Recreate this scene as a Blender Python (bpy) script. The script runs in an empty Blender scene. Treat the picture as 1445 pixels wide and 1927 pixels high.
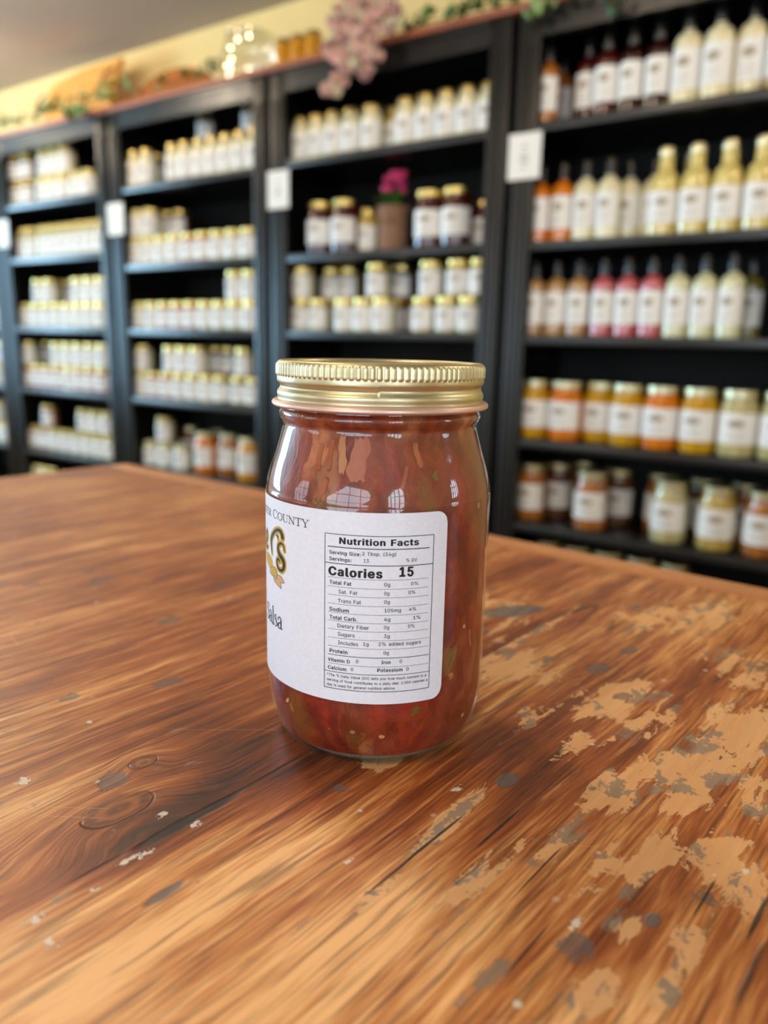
import bpy, bmesh, math, random, json
from mathutils import Vector, Matrix
from mathutils.geometry import tessellate_polygon
random.seed(7)
SC = bpy.context.scene
COL = SC.collection
PI = math.pi
# ------------------------------------------------------------------ camera, world, light, exposure
F_PX, PITCH, ROLL = 1473.2, math.radians(12.29), math.radians(1.255)
CAM = Vector((0.0, 0.0, 1.1445))
TZ = 1.0                                   # table top height
YW, YT = math.radians(35.62), math.radians(38.9)   # yaw of shelf wall and of table
NW = Vector((math.sin(YW), math.cos(YW), 0)); AW = Vector((NW.y, -NW.x, 0))
NT = Vector((math.sin(YT), math.cos(YT), 0)); AT = Vector((NT.y, -NT.x, 0))
FW = Vector((0, math.cos(PITCH), -math.sin(PITCH)))
_up = Vector((0, math.sin(PITCH), math.cos(PITCH))); _rt = Vector((1, 0, 0))
RT = math.cos(ROLL)*_rt + math.sin(ROLL)*_up
UP = -math.sin(ROLL)*_rt + math.cos(ROLL)*_up
cd = bpy.data.cameras.new('camera'); cam = bpy.data.objects.new('camera', cd); COL.objects.link(cam)
cd.sensor_fit = 'VERTICAL'; cd.sensor_height = 36.0; cd.lens = F_PX/1927*36.0
cd.clip_start = 0.01
cd.dof.use_dof = True; cd.dof.focus_distance = 0.262; cd.dof.aperture_fstop = cd.lens/3.8
cd.dof.aperture_blades = 0
cam.matrix_world = Matrix(((RT.x, UP.x, -FW.x, CAM.x), (RT.y, UP.y, -FW.y, CAM.y), (RT.z, UP.z, -FW.z, CAM.z), (0, 0, 0, 1)))
SC.camera = cam
def ray(px, py):
    return (FW*F_PX + RT*(px-722.5) - UP*(py-963.5)).normalized()
def hit(px, py, p0, n):
    d = ray(px, py); return CAM + d*((p0-CAM).dot(n)/d.dot(n))
def wallpt(px, py, t):                     # photo point -> (s along wall, z) on the plane t metres into the shelf wall
    P = hit(px, py, NW*t, NW); return P.dot(AW), P.z
def tabpt(px, py):                         # photo point -> table coordinates (across grain, along grain)
    P = hit(px, py, Vector((0, 0, TZ)), Vector((0, 0, 1))); return P.dot(AT), P.dot(NT)
def W(s, t, z): return AW*s + NW*t + Vector((0, 0, z))

SC.view_settings.view_transform = 'Standard'
try: SC.view_settings.look = 'None'
except Exception: pass
SC.view_settings.exposure = 0.28; SC.view_settings.gamma = 1.0
SC.view_settings.use_curve_mapping = False
wd = bpy.data.worlds.new('world'); SC.world = wd; wd.use_nodes = True
wd.node_tree.nodes['Background'].inputs[0].default_value = (0.75, 0.88, 1.0, 1)
wd.node_tree.nodes['Background'].inputs[1].default_value = 0.6
SC.cycles.use_denoising = True
SC.cycles.max_bounces = 8
SC.cycles.transparent_max_bounces = 12
SC.cycles.caustics_reflective = False; SC.cycles.caustics_refractive = False
CEIL, AL, AR, NB, NF = 2.19, -4.6, 1.9, -2.4, 2.06      # ceiling height, left / right / back / front wall offsets
COOL = (0.72, 0.86, 1.0); WARM = (1.0, 0.84, 0.64)
def area(name, loc, direction, sx, sy, watts, col):
    l = bpy.data.lights.new(name, 'AREA'); l.shape = 'RECTANGLE'; l.size = sx; l.size_y = sy; l.energy = watts; l.color = col
    o = bpy.data.objects.new(name, l); COL.objects.link(o); o.location = loc
    o.rotation_euler = direction.to_track_quat('-Z', 'Z').to_euler(); return o
# daylight in the window openings: (wall, from, to, sill, head, watts)
WIN = [('right', 1.10, 1.62, 1.15, 1.80, 12), ('right', -1.9, -0.9, 0.85, 2.05, 30),
       ('left', -0.75, 1.35, 0.80, 1.95, 150),
       ('back', -4.0, -2.2, 0.85, 2.05, 26), ('back', -0.9, 1.3, 0.85, 2.05, 46)]
for w_, a0, a1, z0, z1, e in WIN:
    m = (a0+a1)/2; zc = (z0+z1)/2
    if w_ == 'right': area('window_daylight', W(AR+0.10, m, zc), -AW, a1-a0, z1-z0, e, COOL)
    if w_ == 'left':  area('window_daylight', W(AL-0.10, m, zc), AW, a1-a0, z1-z0, e, (0.42, 0.74, 1.0))
    if w_ == 'back':  area('window_daylight', W(m, NB-0.10, zc), NW, a1-a0, z1-z0, e, COOL)
LAMPS = [(-0.9, 0.55, 2.0), (-0.35, -0.5, 2.0), (-3.3, 1.45, 2.0), (-2.35, 1.15, 2.0), (0.5, 1.2, 2.0), (-2.6, -1.0, 2.0)]

# ------------------------------------------------------------------ node helper
def lin(r, g, b): 
    f = lambda c: (c/255/12.92 if c/255 <= 0.04045 else ((c/255+0.055)/1.055)**2.4)
    return (f(r), f(g), f(b), 1)
class G:
    def __init__(s, name):
        s.m = bpy.data.materials.new(name); s.m.use_nodes = True; s.t = s.m.node_tree; s.n = s.t.nodes; s.n.clear()
        s.out = s.n.new('ShaderNodeOutputMaterial')
    def set(s, sock, v):
        if isinstance(v, bpy.types.NodeSocket): s.t.links.new(v, sock)
        elif v is not None:
            if hasattr(sock.default_value, '__len__') and not hasattr(v, '__len__'): v = [v]*len(sock.default_value)
            sock.default_value = v
    def node(s, typ, ins=None, out=0, **kw):
        n = s.n.new(typ)
        for k, v in kw.items(): setattr(n, k, v)
        for k, v in (ins or {}).items(): s.set(n.inputs[k], v)
        return n.outputs[out]
    def coord(s, which='Object'): return s.node('ShaderNodeTexCoord', out=which)
    def mul(s, v, sc, add=(0, 0, 0)):
        return s.node('ShaderNodeMapping', {0: v, 1: add, 3: sc})
    def noise(s, v, scale=1, detail=2, rough=0.5, dist=0, out=0):
        return s.node('ShaderNodeTexNoise', {'Vector': v, 'Scale': scale, 'Detail': detail, 'Roughness': rough, 'Distortion': dist}, out)
    def vor(s, v, scale=1, out=0, feature='F1'):
        return s.node('ShaderNodeTexVoronoi', {'Vector': v, 'Scale': scale}, out, feature=feature)
    def math(s, op, a, b=0.0, c=None, clamp=False):
        ins = {0: a, 1: b}
        if c is not None: ins[2] = c
        return s.node('ShaderNodeMath', ins, operation=op, use_clamp=clamp)
    def step(s, v, lo, hi, a=0.0, b=1.0):
        return s.node('ShaderNodeMapRange', {0: v, 1: lo, 2: hi, 3: a, 4: b}, interpolation_type='SMOOTHSTEP')
    def mix(s, f, a, b, mode='MIX'):
        n = s.n.new('ShaderNodeMix'); n.data_type = 'RGBA'; n.blend_type = mode
        s.set(n.inputs[0], f); s.set(n.inputs[6], a); s.set(n.inputs[7], b); return n.outputs[2]
    def ramp(s, v, stops):
        n = s.n.new('ShaderNodeValToRGB'); s.set(n.inputs[0], v); e = n.color_ramp.elements
        while len(e) < len(stops): e.new(0.5)
        for el, (p, c) in zip(e, stops): el.position = p; el.color = c
        return n.outputs[0]
    def bump(s, h, strength=0.3, dist=0.001):
        return s.node('ShaderNodeBump', {'Height': h, 'Strength': strength, 'Distance': dist})
    def finish(s, **k):
        p = s.n.new('ShaderNodeBsdfPrincipled')
        for kk, v in k.items(): s.set(p.inputs[kk.replace('_', ' ')], v)
        s.t.links.new(p.outputs[0], s.out.inputs[0]); return s.m
def plain(name, col, rough=0.5, metal=0.0, var=0.0, scale=40, coat=0.0, **kw):
    g = G(name); c = col
    nz = g.noise(g.coord(), scale, 4)
    if var: c = g.mix(nz, tuple(x*(1-var) for x in col[:3])+(1,), tuple(min(1, x*(1+var)) for x in col[:3])+(1,))
    else: c = g.mix(nz, tuple(x*.97 for x in col[:3])+(1,), col)
    return g.finish(Base_Color=c, Roughness=rough, Metallic=metal, Coat_Weight=coat, **kw)

# ------------------------------------------------------------------ mesh helpers
class MB:
    def __init__(s): s.v = []; s.f = []; s.mi = []
    def face(s, idx, m=0): s.f.append(idx); s.mi.append(m)
    def box(s, x0, x1, y0, y1, z0, z1, m=0):
        b = len(s.v)
        s.v += [(x, y, z) for z in (z0, z1) for y in (y0, y1) for x in (x0, x1)]
        for q in ((0, 2, 3, 1), (4, 5, 7, 6), (0, 1, 5, 4), (2, 6, 7, 3), (0, 4, 6, 2), (1, 3, 7, 5)): s.face([b+i for i in q], m)
        return s
    def lathe(s, prof, seg=32, cx=0, cy=0, z=0, rfun=None, m=0):
        b = len(s.v); n = len(prof)
        for r, h in prof:
            for i in range(seg):
                a = 2*PI*i/seg; rr = r if rfun is None else rfun(r, h, a)
                s.v.append((cx+rr*math.sin(a), cy-rr*math.cos(a), z+h))
        for j in range(n-1):
            for i in range(seg):
                k = (i+1) % seg
                s.face([b+j*seg+i, b+j*seg+k, b+(j+1)*seg+k, b+(j+1)*seg+i], m)
        s.face([b+i for i in range(seg)][::-1], m); s.face([b+(n-1)*seg+i for i in range(seg)], m)
        return s
    def tube(s, pts, rad, seg=6):
        pts = [Vector(p) for p in pts]; b = len(s.v)
        for i, p in enumerate(pts):
            d = (pts[min(i+1, len(pts)-1)]-pts[max(i-1, 0)]).normalized()
            u = d.orthogonal().normalized(); w = d.cross(u); r = rad[i] if hasattr(rad, '__len__') else rad
            for k in range(seg):
                a = 2*PI*k/seg; s.v.append(tuple(p+u*(r*math.cos(a))+w*(r*math.sin(a))))
        for i in range(len(pts)-1):
            for k in range(seg):
                l = (k+1) % seg; s.face([b+i*seg+k, b+i*seg+l, b+(i+1)*seg+l, b+(i+1)*seg+k])
        s.face([b+k for k in range(seg)][::-1]); s.face([b+(len(pts)-1)*seg+k for k in range(seg)])
        return s
    def blob(s, c, r, seg=10, rings=6, squash=(1, 1, 1), rot=None):
        b = len(s.v); c = Vector(c)
        for j in range(rings+1):
            ph = PI*j/rings
            for i in range(seg):
                a = 2*PI*i/seg
                q = Vector((r*math.sin(ph)*math.cos(a)*squash[0], r*math.sin(ph)*math.sin(a)*squash[1], r*math.cos(ph)*squash[2]))
                if rot is not None: q = rot @ q
                s.v.append(tuple(c+q))
        for j in range(rings):
            for i in range(seg):
                k = (i+1) % seg; s.face([b+j*seg+i, b+(j+1)*seg+i, b+(j+1)*seg+k, b+j*seg+k])
        return s
    def mesh(s, name, mats, smooth=True, bevel=0):
        me = bpy.data.meshes.new(name); me.from_pydata(s.v, [], s.f)
        if not isinstance(mats, (list, tuple)): mats = [mats]
        for mm in mats: me.materials.append(mm)
        for p, i in zip(me.polygons, s.mi): p.material_index = i; p.use_smooth = smooth
        if bevel:
            bm = bmesh.new(); bm.from_mesh(me)
            bmesh.ops.bevel(bm, geom=list(bm.edges), offset=bevel, segments=2, affect='EDGES', profile=0.6)
            bm.to_mesh(me); bm.free()
        me.validate(); me.update()
        if smooth:
            try: me.set_sharp_from_angle(angle=math.radians(35))
            except Exception: pass
        return me
def tag(o, label=None, cat=None, group=None, kind=None):
    if label: o['label'] = label
    if cat: o['category'] = cat
    if group: o['group'] = group
    if kind: o['kind'] = kind
    return o
def link(name, me, parent=None, loc=(0, 0, 0), rz=0):
    o = bpy.data.objects.new(name, me); COL.objects.link(o); o.location = loc; o.rotation_euler = (0, 0, rz)
    if parent: o.parent = parent
    return o
def empty(name, loc, rz=0):
    o = bpy.data.objects.new(name, None); COL.objects.link(o); o.location = loc; o.rotation_euler = (0, 0, rz); o.empty_display_size = .05
    return o
def smooth_pts(p, n=6):
    out = []
    for i in range(len(p)-1):
        a = p[max(i-1, 0)]; b = p[i]; c = p[i+1]; d = p[min(i+2, len(p)-1)]
        for k in range(n):
            t = k/n
            out.append(tuple(0.5*((2*b[j])+(-a[j]+c[j])*t+(2*a[j]-5*b[j]+4*c[j]-d[j])*t*t+(-a[j]+3*b[j]-3*c[j]+d[j])*t**3) for j in range(len(b))))
    out.append(tuple(p[-1])); return out
def smooth_prof(p, n=2):
    out = smooth_pts(p, n); z = out[0][1]; res = []
    for r, h in out: z = max(z, h); res.append((r, z))
    return res

# ------------------------------------------------------------------ materials
def wood_table():
    g = G('worn_varnished_wood')
    loc = g.coord()
    C = g.node('ShaderNodeVectorMath', {0: loc, 1: (TCX, TCN, 0)}, operation='ADD')       # table coordinates in metres
    sep = g.n.new('ShaderNodeSeparateXYZ'); g.set(sep.inputs[0], C); a, n = sep.outputs[0], sep.outputs[1]
    flat = g.node('ShaderNodeCombineXYZ', {0: a, 1: n, 2: 0.0})
    pl = g.math('FLOOR', g.math('DIVIDE', g.math('ADD', a, 0.18), 0.15))
    prand = g.node('ShaderNodeTexWhiteNoise', {'W': pl}, noise_dimensions='1D')
    # gentle waviness of the grain
    wv = g.noise(g.mul(flat, (9, 3.5, 1)), 1, 3)
    au = g.math('ADD', g.math('ADD', a, g.math('MULTIPLY', wv, 0.016)), g.math('MULTIPLY', pl, 3.17))
    def dist(pt, sa, sn, rot=0.0):
        v = g.node('ShaderNodeVectorMath', {0: flat, 1: (-pt[0], -pt[1], 0)}, operation='ADD')
        if rot: v = g.node('ShaderNodeVectorRotate', {'Vector': v, 'Angle': rot}, rotation_type='Z_AXIS')
        v = g.node('ShaderNodeVectorMath', {0: v, 1: (1/sa, 1/sn, 1)}, operation='MULTIPLY')
        return g.node('ShaderNodeVectorMath', {0: v}, out='Value', operation='LENGTH')
    # knots push the grain aside
    K1 = tabpt(225, 1522); K2 = tabpt(270, 1434)
    wob = g.noise(flat, 60, 3)
    d1 = g.math('ADD', dist(K1, .0072, .0120), g.math('MULTIPLY', wob, .7)); d2 = g.math('ADD', dist(K2, .0038, .0052), g.math('MULTIPLY', wob, .4))
    push = g.math('ADD', g.math('MULTIPLY', g.step(d1, 4.0, 0.8, 0, 1), 0.012), g.math('MULTIPLY', g.step(d2, 3.2, 0.6, 0, 1), 0.008))
    au = g.math('ADD', au, push)
    gv = g.node('ShaderNodeCombineXYZ', {0: au, 1: n, 2: 0.0})
    g1 = g.noise(g.mul(gv, (46, 4.2, 1)), 1, 6, .62)
    g2 = g.noise(g.mul(gv, (210, 12, 1)), 1, 4, .6)
    g3 = g.noise(g.mul(gv, (900, 44, 1)), 1, 2, .6)
    big = g.noise(g.mul(gv, (11, 5.5, 1)), 1, 4, .55)
    v = g.math('ADD', g.math('MULTIPLY', g1, .46), g.math('MULTIPLY', g2, .38))
    v = g.math('ADD', v, g.math('MULTIPLY', big, .34)); v = g.math('ADD', v, g.math('MULTIPLY', g3, .30))
    v = g.math('ADD', v, g.math('MULTIPLY', prand, .02))
    # stains, jar shade painted dark, and rubbed lighter areas, each placed on the board
    def field(spots):
        acc = None
        for px, py, sa, sn, wgt in spots:
            d = dist(tabpt(px, py), sa, sn); f = g.step(d, 1.25, 0.0, 0.0, wgt)
            acc = f if acc is None else g.math('ADD', acc, f)
        return acc
    dark = field([(470, 1400, .05, .045, .16), (600, 1440, .025, .04, .08), (290, 1565, .014, .030, .20), (150, 1560, .008, .02, .12), (400, 1480, .012, .03, .14), (120, 1640, .014, .04, .10), (1010, 1480, .020, .07, .10),
                  (960, 1400, .016, .06, .10), (760, 1500, .012, .05, .06), (640, 1640, .008, .07, .05), (1370, 1290, .05, .04, .05), (1010, 1070, .05, .06, .07), (1150, 1760, .006, .03, .12), (430, 1090, .06, .05, .07)])
    lite = field([(120, 1480, .03, .05, .06), (400, 1680, .016, .06, .09), (560, 1800, .02, .06, .09), (80, 1900, .03, .03, .10), (760, 1800, .016, .05, .07), (1000, 1880, .015, .04, .08), (1180, 1900, .012, .02, .10), (150, 950, .2, .1, .03)])
    v = g.math('ADD', g.math('SUBTRACT', v, dark), lite)
    base = g.ramp(v, [(.48, lin(60, 34, 26)), (.60, lin(118, 58, 28)), (.71, lin(162, 90, 44)), (.80, lin(204, 140, 82)), (.90, lin(240, 188, 130))])
    # worn-through patches
    wn = g.math('ADD', g.math('MULTIPLY', g.noise(g.mul(gv, (95, 55, 1)), 1, 8, .72, .6), .62), g.math('MULTIPLY', g.noise(g.mul(gv, (30, 16, 1), (4, 9, 0)), 1, 4, .6), .38))
    wf = field([(1290, 1470, .022, .035, .16), (1180, 1330, .03, .04, .12), (1330, 1150, .03, .035, .12), (1200, 1170, .04, .03, .08), (1400, 1380, .02, .04, .15), (1150, 1490, .012, .025, .14),
                (1235, 1610, .007, .02, .15), (1130, 1640, .006, .025, .12), (975, 1245, .03, .035, .12), (930, 1150, .05, .05, .10), (1350, 1600, .010, .022, .17), (860, 1530, .006, .03, .16),
                (900, 1650, .006, .03, .12), (1400, 1680, .008, .02, .14), (1260, 1850, .006, .012, .15), (1120, 1870, .008, .012, .11), (740, 1420, .010, .02, .12), (1390, 1250, .03, .04, .12), (1050, 1590, .006, .02, .13), (1000, 1350, .010, .02, .11), (1300, 1770, .006, .014, .14), (1180, 1740, .005, .012, .13), (1430, 1500, .012, .02, .14), (700, 1690, .004, .02, .10), (560, 1760, .004, .02, .09), (1080, 1410, .008, .02, .13)])
    wn2 = g.noise(g.mul(gv, (150, 11, 1)), 1, 5, .65)
    wn = g.math('ADD', g.math('MULTIPLY', wn, .66), g.math('MULTIPLY', wn2, .34))
    worn = g.step(g.math('ADD', wn, g.math('SUBTRACT', wf, g.step(wf, .05, .0, .02, .07))), .556, .570)
    tan = g.mix(g.noise(g.mul(gv, (120, 14, 1)), 1, 5, .6), lin(204, 148, 98), lin(240, 194, 142))
    fleck = g.math('MULTIPLY', g.step(g.math('ADD', wn2, g.math('MULTIPLY', g.math('ADD', wf, lite), .7)), .64, .72), .5)
    col = g.mix(fleck, base, lin(226, 168, 108))
    fine = g.math('MULTIPLY', g.step(g.noise(g.mul(gv, (520, 20, 1)), 1, 3, .6), .50, .36), .55)
    col = g.mix(fine, col, lin(78, 38, 22))
    col = g.mix(g.math('MULTIPLY', worn, .85), col, tan)
    gn = g.noise(g.mul(flat, (70, 46, 1)), 1, 7, .65, .3)
    grey = g.math('MULTIPLY', g.step(g.math('ADD', gn, g.math('MULTIPLY', wf, .35)), .575, .60), g.step(g.math('ADD', wn, g.math('SUBTRACT', wf, .04)), .50, .545))
    col = g.mix(g.math('MULTIPLY', grey, .8), col, g.mix(g2, lin(112, 96, 82), lin(150, 140, 130)))
    # dents: small slate-grey spots
    vo = g.vor(g.mul(flat, (46, 34, 1)), 1, 0); vr = g.node('ShaderNodeSeparateColor', {0: g.vor(g.mul(flat, (46, 34, 1)), 1, 1)})
    rr = g.math('MULTIPLY', g.step(vr, .62, .95), .14)
    dent = g.math('MULTIPLY', g.step(g.math('SUBTRACT', g.math('ADD', vo, g.math('MULTIPLY', g.math('SUBTRACT', gn, .5), 1.0)), rr), .06, .02), g.step(vr, .6, .7))
    gouge = g.step(g.math('ADD', dist(tabpt(964, 1150), .009, .020, .5), g.math('MULTIPLY', wob, .4)), 1.3, 1.05)
    g5 = g.step(g.math('ADD', dist(tabpt(955, 1468), .0035, .0055), g.math('MULTIPLY', gn, .5)), 1.3, 1.0)
    g6 = g.step(g.math('ADD', dist(tabpt(1228, 1731), .002, .0035), g.math('MULTIPLY', gn, .5)), 1.3, 1.0)
    g7 = g.step(g.math('ADD', dist(tabpt(312, 1680), .002, .008), g.math('MULTIPLY', gn, .8)), 1.4, 1.0)
    marks = g.math('MAXIMUM', g.math('MAXIMUM', gouge, g5), g.math('MAXIMUM', g.math('MAXIMUM', g6, g7), g.math('MULTIPLY', dent, .8)))
    col = g.mix(g.math('MULTIPLY', marks, .85), col, g.mix(gn, lin(52, 50, 54), lin(128, 124, 124)))
    # cracks along the grain and plank seams
    cr = g.noise(g.mul(gv, (30, 1.6, 1)), 1, 2, .5)
    crack = g.math('MULTIPLY', g.step(g.math('ABSOLUTE', g.math('SUBTRACT', cr, .56)), .006, .0), g.step(g.noise(g.mul(flat, (14, 12, 1), (3, 1, 0))), .56, .64))
    fr = g.math('ABSOLUTE', g.math('SUBTRACT', g.math('FRACT', g.math('ADD', g.math('DIVIDE', g.math('ADD', a, g.math('MULTIPLY', g.noise(flat, 30, 3), .0016)), .15), 10.695)), .5))
    seam = g.math('MULTIPLY', g.step(fr, .0075, .001), g.step(g.noise(flat, 22, 3), .42, .60))
    ln = g.math('MAXIMUM', crack, seam)
    col = g.mix(g.math('MULTIPLY', ln, .75), col, lin(44, 34, 36))
    # knots
    ring1 = g.math('SINE', g.math('MULTIPLY', g.math('ADD', d1, g2), 11)); ring2 = g.math('SINE', g.math('MULTIPLY', g.math('ADD', d2, g2), 12))
    k1 = g.math('MULTIPLY', g.step(d1, 1.45, 1.2), .75); k2 = g.math('MULTIPLY', g.step(d2, 1.3, 1.05), .7)
    col = g.mix(k1, col, g.mix(g.step(ring1, -1, 1), lin(92, 48, 28), lin(150, 86, 44)))
    col = g.mix(k2, col, g.mix(g.step(ring2, -1, 1), lin(98, 56, 32), lin(150, 96, 56)))
    edge1 = g.math('MULTIPLY', g.step(g.math('ABSOLUTE', g.math('SUBTRACT', d1, 1.32)), .07, .01), g.step(g.noise(flat, 45, 2), .40, .55))
    edge2 = g.step(g.math('ABSOLUTE', g.math('SUBTRACT', d2, 1.2)), .09, .02)
    slit = g.step(g.math('ADD', dist(tabpt(352, 1545), .0022, .020), g.math('MULTIPLY', gn, .8)), 1.5, 1.1)
    for px, py, sa, sn in [(812, 1582, .0006, .020), (742, 1640, .0005, .014), (936, 1560, .0005, .014), (1012, 1640, .0004, .014), (1426, 1725, .0007, .012), (1325, 1690, .0004, .010), (990, 1790, .0004, .012)]:
        slit = g.math('MAXIMUM', slit, g.step(g.math('ADD', dist(tabpt(px, py), sa, sn), g.math('MULTIPLY', gn, .9)), 1.55, 1.1))
    ke = g.math('MAXIMUM', g.math('MAXIMUM', edge1, slit), g.math('MULTIPLY', edge2, .6))
    col = g.mix(g.math('MULTIPLY', ke, .9), col, lin(34, 28, 30))
    # crumbs of old white paint
    wv1 = g.vor(g.mul(flat, (105, 105, 1)), 1, 0); wvc = g.node('ShaderNodeSeparateColor', {0: g.vor(g.mul(flat, (105, 105, 1)), 1, 1)})
    reg = g.step(g.noise(g.mul(flat, (16, 16, 1), (5, 2, 0)), 1, 3), .46, .62)
    speck = g.math('MULTIPLY', g.math('MULTIPLY', g.step(g.math('ADD', wv1, g.math('MULTIPLY', gn, .3)), .30, .22), g.step(wvc, .80, .84)), reg)
    big_specks = None; crumb = g.noise(flat, 420, 3, .7)
    for px, py, sa, sn in [(367, 1552, .0018, .0022), (245, 1617, .0012, .004), (275, 1606, .0012, .004), (63, 1732, .002, .003), (97, 1776, .002, .002), (181, 1674, .0012, .002),
                           (1085, 1739, .0016, .0035), (657, 1620, .0012, .0016), (1405, 1640, .0012, .0018), (860, 1484, .0015, .003), (45, 1470, .003, .003), (306, 1532, .0016, .002)]:
        f = g.step(g.math('ADD', dist(tabpt(px, py), sa*.8, sn*.8), g.math('MULTIPLY', g.math('SUBTRACT', crumb, .5), 5.0)), 1.0, .6)
        big_specks = f if big_specks is None else g.math('MAXIMUM', big_specks, f)
    speck = g.math('MAXIMUM', speck, big_specks)
    col = g.mix(g.math('MULTIPLY', speck, .85), col, lin(226, 214, 204))
    sv = g.node('ShaderNodeVectorRotate', {'Vector': flat, 'Angle': .9}, rotation_type='Z_AXIS')
    sc1 = g.noise(g.mul(sv, (34, 2.2, 1)), 1, 2); sc2 = g.noise(g.mul(flat, (3, 26, 1), (7, 3, 0)), 1, 2)
    scr = g.math('MAXIMUM', g.math('MULTIPLY', g.step(g.math('ABSOLUTE', g.math('SUBTRACT', sc1, .55)), .0022, .0004), g.step(g.noise(flat, 20, 2), .56, .62)), g.math('MULTIPLY', g.step(g.math('ABSOLUTE', g.math('SUBTRACT', sc2, .56)), .0018, .0003), g.step(g.noise(flat, 24, 2), .60, .64)))
    col = g.mix(g.math('MULTIPLY', scr, .6), col, lin(232, 196, 160))
    h = g.math('ADD', g.math('MULTIPLY', g2, .45), g.math('MULTIPLY', g3, .5))
    h = g.math('SUBTRACT', h, g.math('MULTIPLY', worn, .35)); h = g.math('SUBTRACT', h, g.math('MULTIPLY', ln, .9))
    h = g.math('SUBTRACT', h, g.math('MULTIPLY', ke, 1.3)); h = g.math('SUBTRACT', h, g.math('MULTIPLY', marks, .6)); h = g.math('ADD', h, g.math('MULTIPLY', speck, .7))
    h = g.math('ADD', h, g.math('MULTIPLY', g1, .5))
    rough = g.math('ADD', g.math('MULTIPLY', worn, .2), g.math('ADD', .32, g.math('MULTIPLY', g2, .18)))
    return g.finish(Base_Color=col, Roughness=rough, Normal=g.bump(h, .65, .0007), Specular_IOR_Level=.5)

def simple_wood(name, c1, c2, sx=(4, 60, 60), rough=.5):
    g = G(name); n1 = g.noise(g.mul(g.coord(), sx), 1, 5, .6)
    return g.finish(Base_Color=g.ramp(n1, [(.3, c1), (.7, c2)]), Roughness=rough, Normal=g.bump(n1, .3, .002))
M = {}
def paint_black():
    g = G('black_satin_paint'); c = g.coord(); n1 = g.noise(c, 6, 4); st = g.noise(g.mul(c, (60, 60, 3)), 1, 3)
    return g.finish(Base_Color=g.mix(n1, lin(11, 10, 10), lin(20, 18, 18)), Roughness=g.step(st, .2, .8, .30, .38), Normal=g.bump(st, .06, .002), Coat_Weight=.12, Coat_Roughness=.30, Specular_IOR_Level=.5)
M['black'] = paint_black()
M['back'] = plain('matt_black_back', lin(7, 6, 6), .8, var=.3)
M['plankred'] = simple_wood('reddish_plank', lin(120, 62, 40), lin(176, 104, 74), (3, 50, 50))
M['wall'] = plain('warm_yellow_wall_paint', lin(238, 213, 149), .8, var=.03, scale=5)
M['ceil'] = plain('grey_ceiling_paint', lin(178, 166, 150), .85, var=.03, scale=4)
M['white_trim'] = plain('white_trim_paint', lin(225, 225, 222), .5)
M['floor'] = simple_wood('dark_floor_boards', lin(80, 54, 36), lin(120, 84, 58), (2, 14, 2))
M['lidgold'] = plain('gold_lid_metal', lin(222, 196, 122), .32, 1.0)
M['lidpale'] = plain('pale_gold_lid_metal', lin(222, 214, 176), .35, 1.0)
M['capblack'] = plain('black_plastic_cap', lin(16, 16, 18), .25)
M['card'] = plain('white_card', lin(240, 238, 232), .7)
M['greyprint'] = plain('grey_print', lin(120, 116, 112), .7)
M['ink'] = plain('black_ink', lin(18, 17, 18), .55)
def shelf_label():
    g = G('white_shelf_label'); uv = g.node('ShaderNodeTexCoord', out='UV')
    def d(c, s):
        v = g.node('ShaderNodeVectorMath', {0: uv, 1: (-c[0], -c[1], 0)}, operation='ADD')
        v = g.node('ShaderNodeVectorMath', {0: v, 1: (1/s[0], 1/s[1], 0)}, operation='MULTIPLY')
        return g.node('ShaderNodeVectorMath', {0: v}, out='Value', operation='LENGTH')
    nz = g.noise(uv, 14, 3)
    logo = g.step(g.math('ADD', d((.5, .66), (.20, .15)), g.math('MULTIPLY', nz, .8)), 1.35, 1.05)
    col = g.mix(g.math('MULTIPLY', logo, .75), lin(240, 238, 236), g.mix(g.step(g.noise(uv, 30, 2), .45, .55), lin(168, 132, 52), lin(70, 60, 44)))
    sp = g.n.new('ShaderNodeSeparateXYZ'); g.set(sp.inputs[0], uv)
    lines = g.math('MULTIPLY', g.step(g.math('SINE', g.math('MULTIPLY', sp.outputs[1], 62)), .2, .6), g.step(g.math('ABSOLUTE', g.math('SUBTRACT', sp.outputs[1], .27)), .17, .16))
    lines = g.math('MULTIPLY', lines, g.step(g.math('ABSOLUTE', g.math('SUBTRACT', sp.outputs[0], .5)), .17, .15))
    lines = g.math('MULTIPLY', lines, g.step(g.noise(g.mul(uv, (60, 20, 1)), 1, 1), .42, .5))
    col = g.mix(g.math('MULTIPLY', lines, .6), col, lin(60, 58, 60))
    return g.finish(Base_Color=col, Roughness=.45)
M['label'] = shelf_label()
def content(name, c1, c2, scale=90, rough=.08):
    g = G(name); n1 = g.noise(g.coord(), scale, 4, .6)
    return g.finish(Base_Color=g.ramp(n1, [(.35, c1), (.65, c2)]), Roughness=rough, Coat_Weight=.6, Coat_Roughness=.03)
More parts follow.
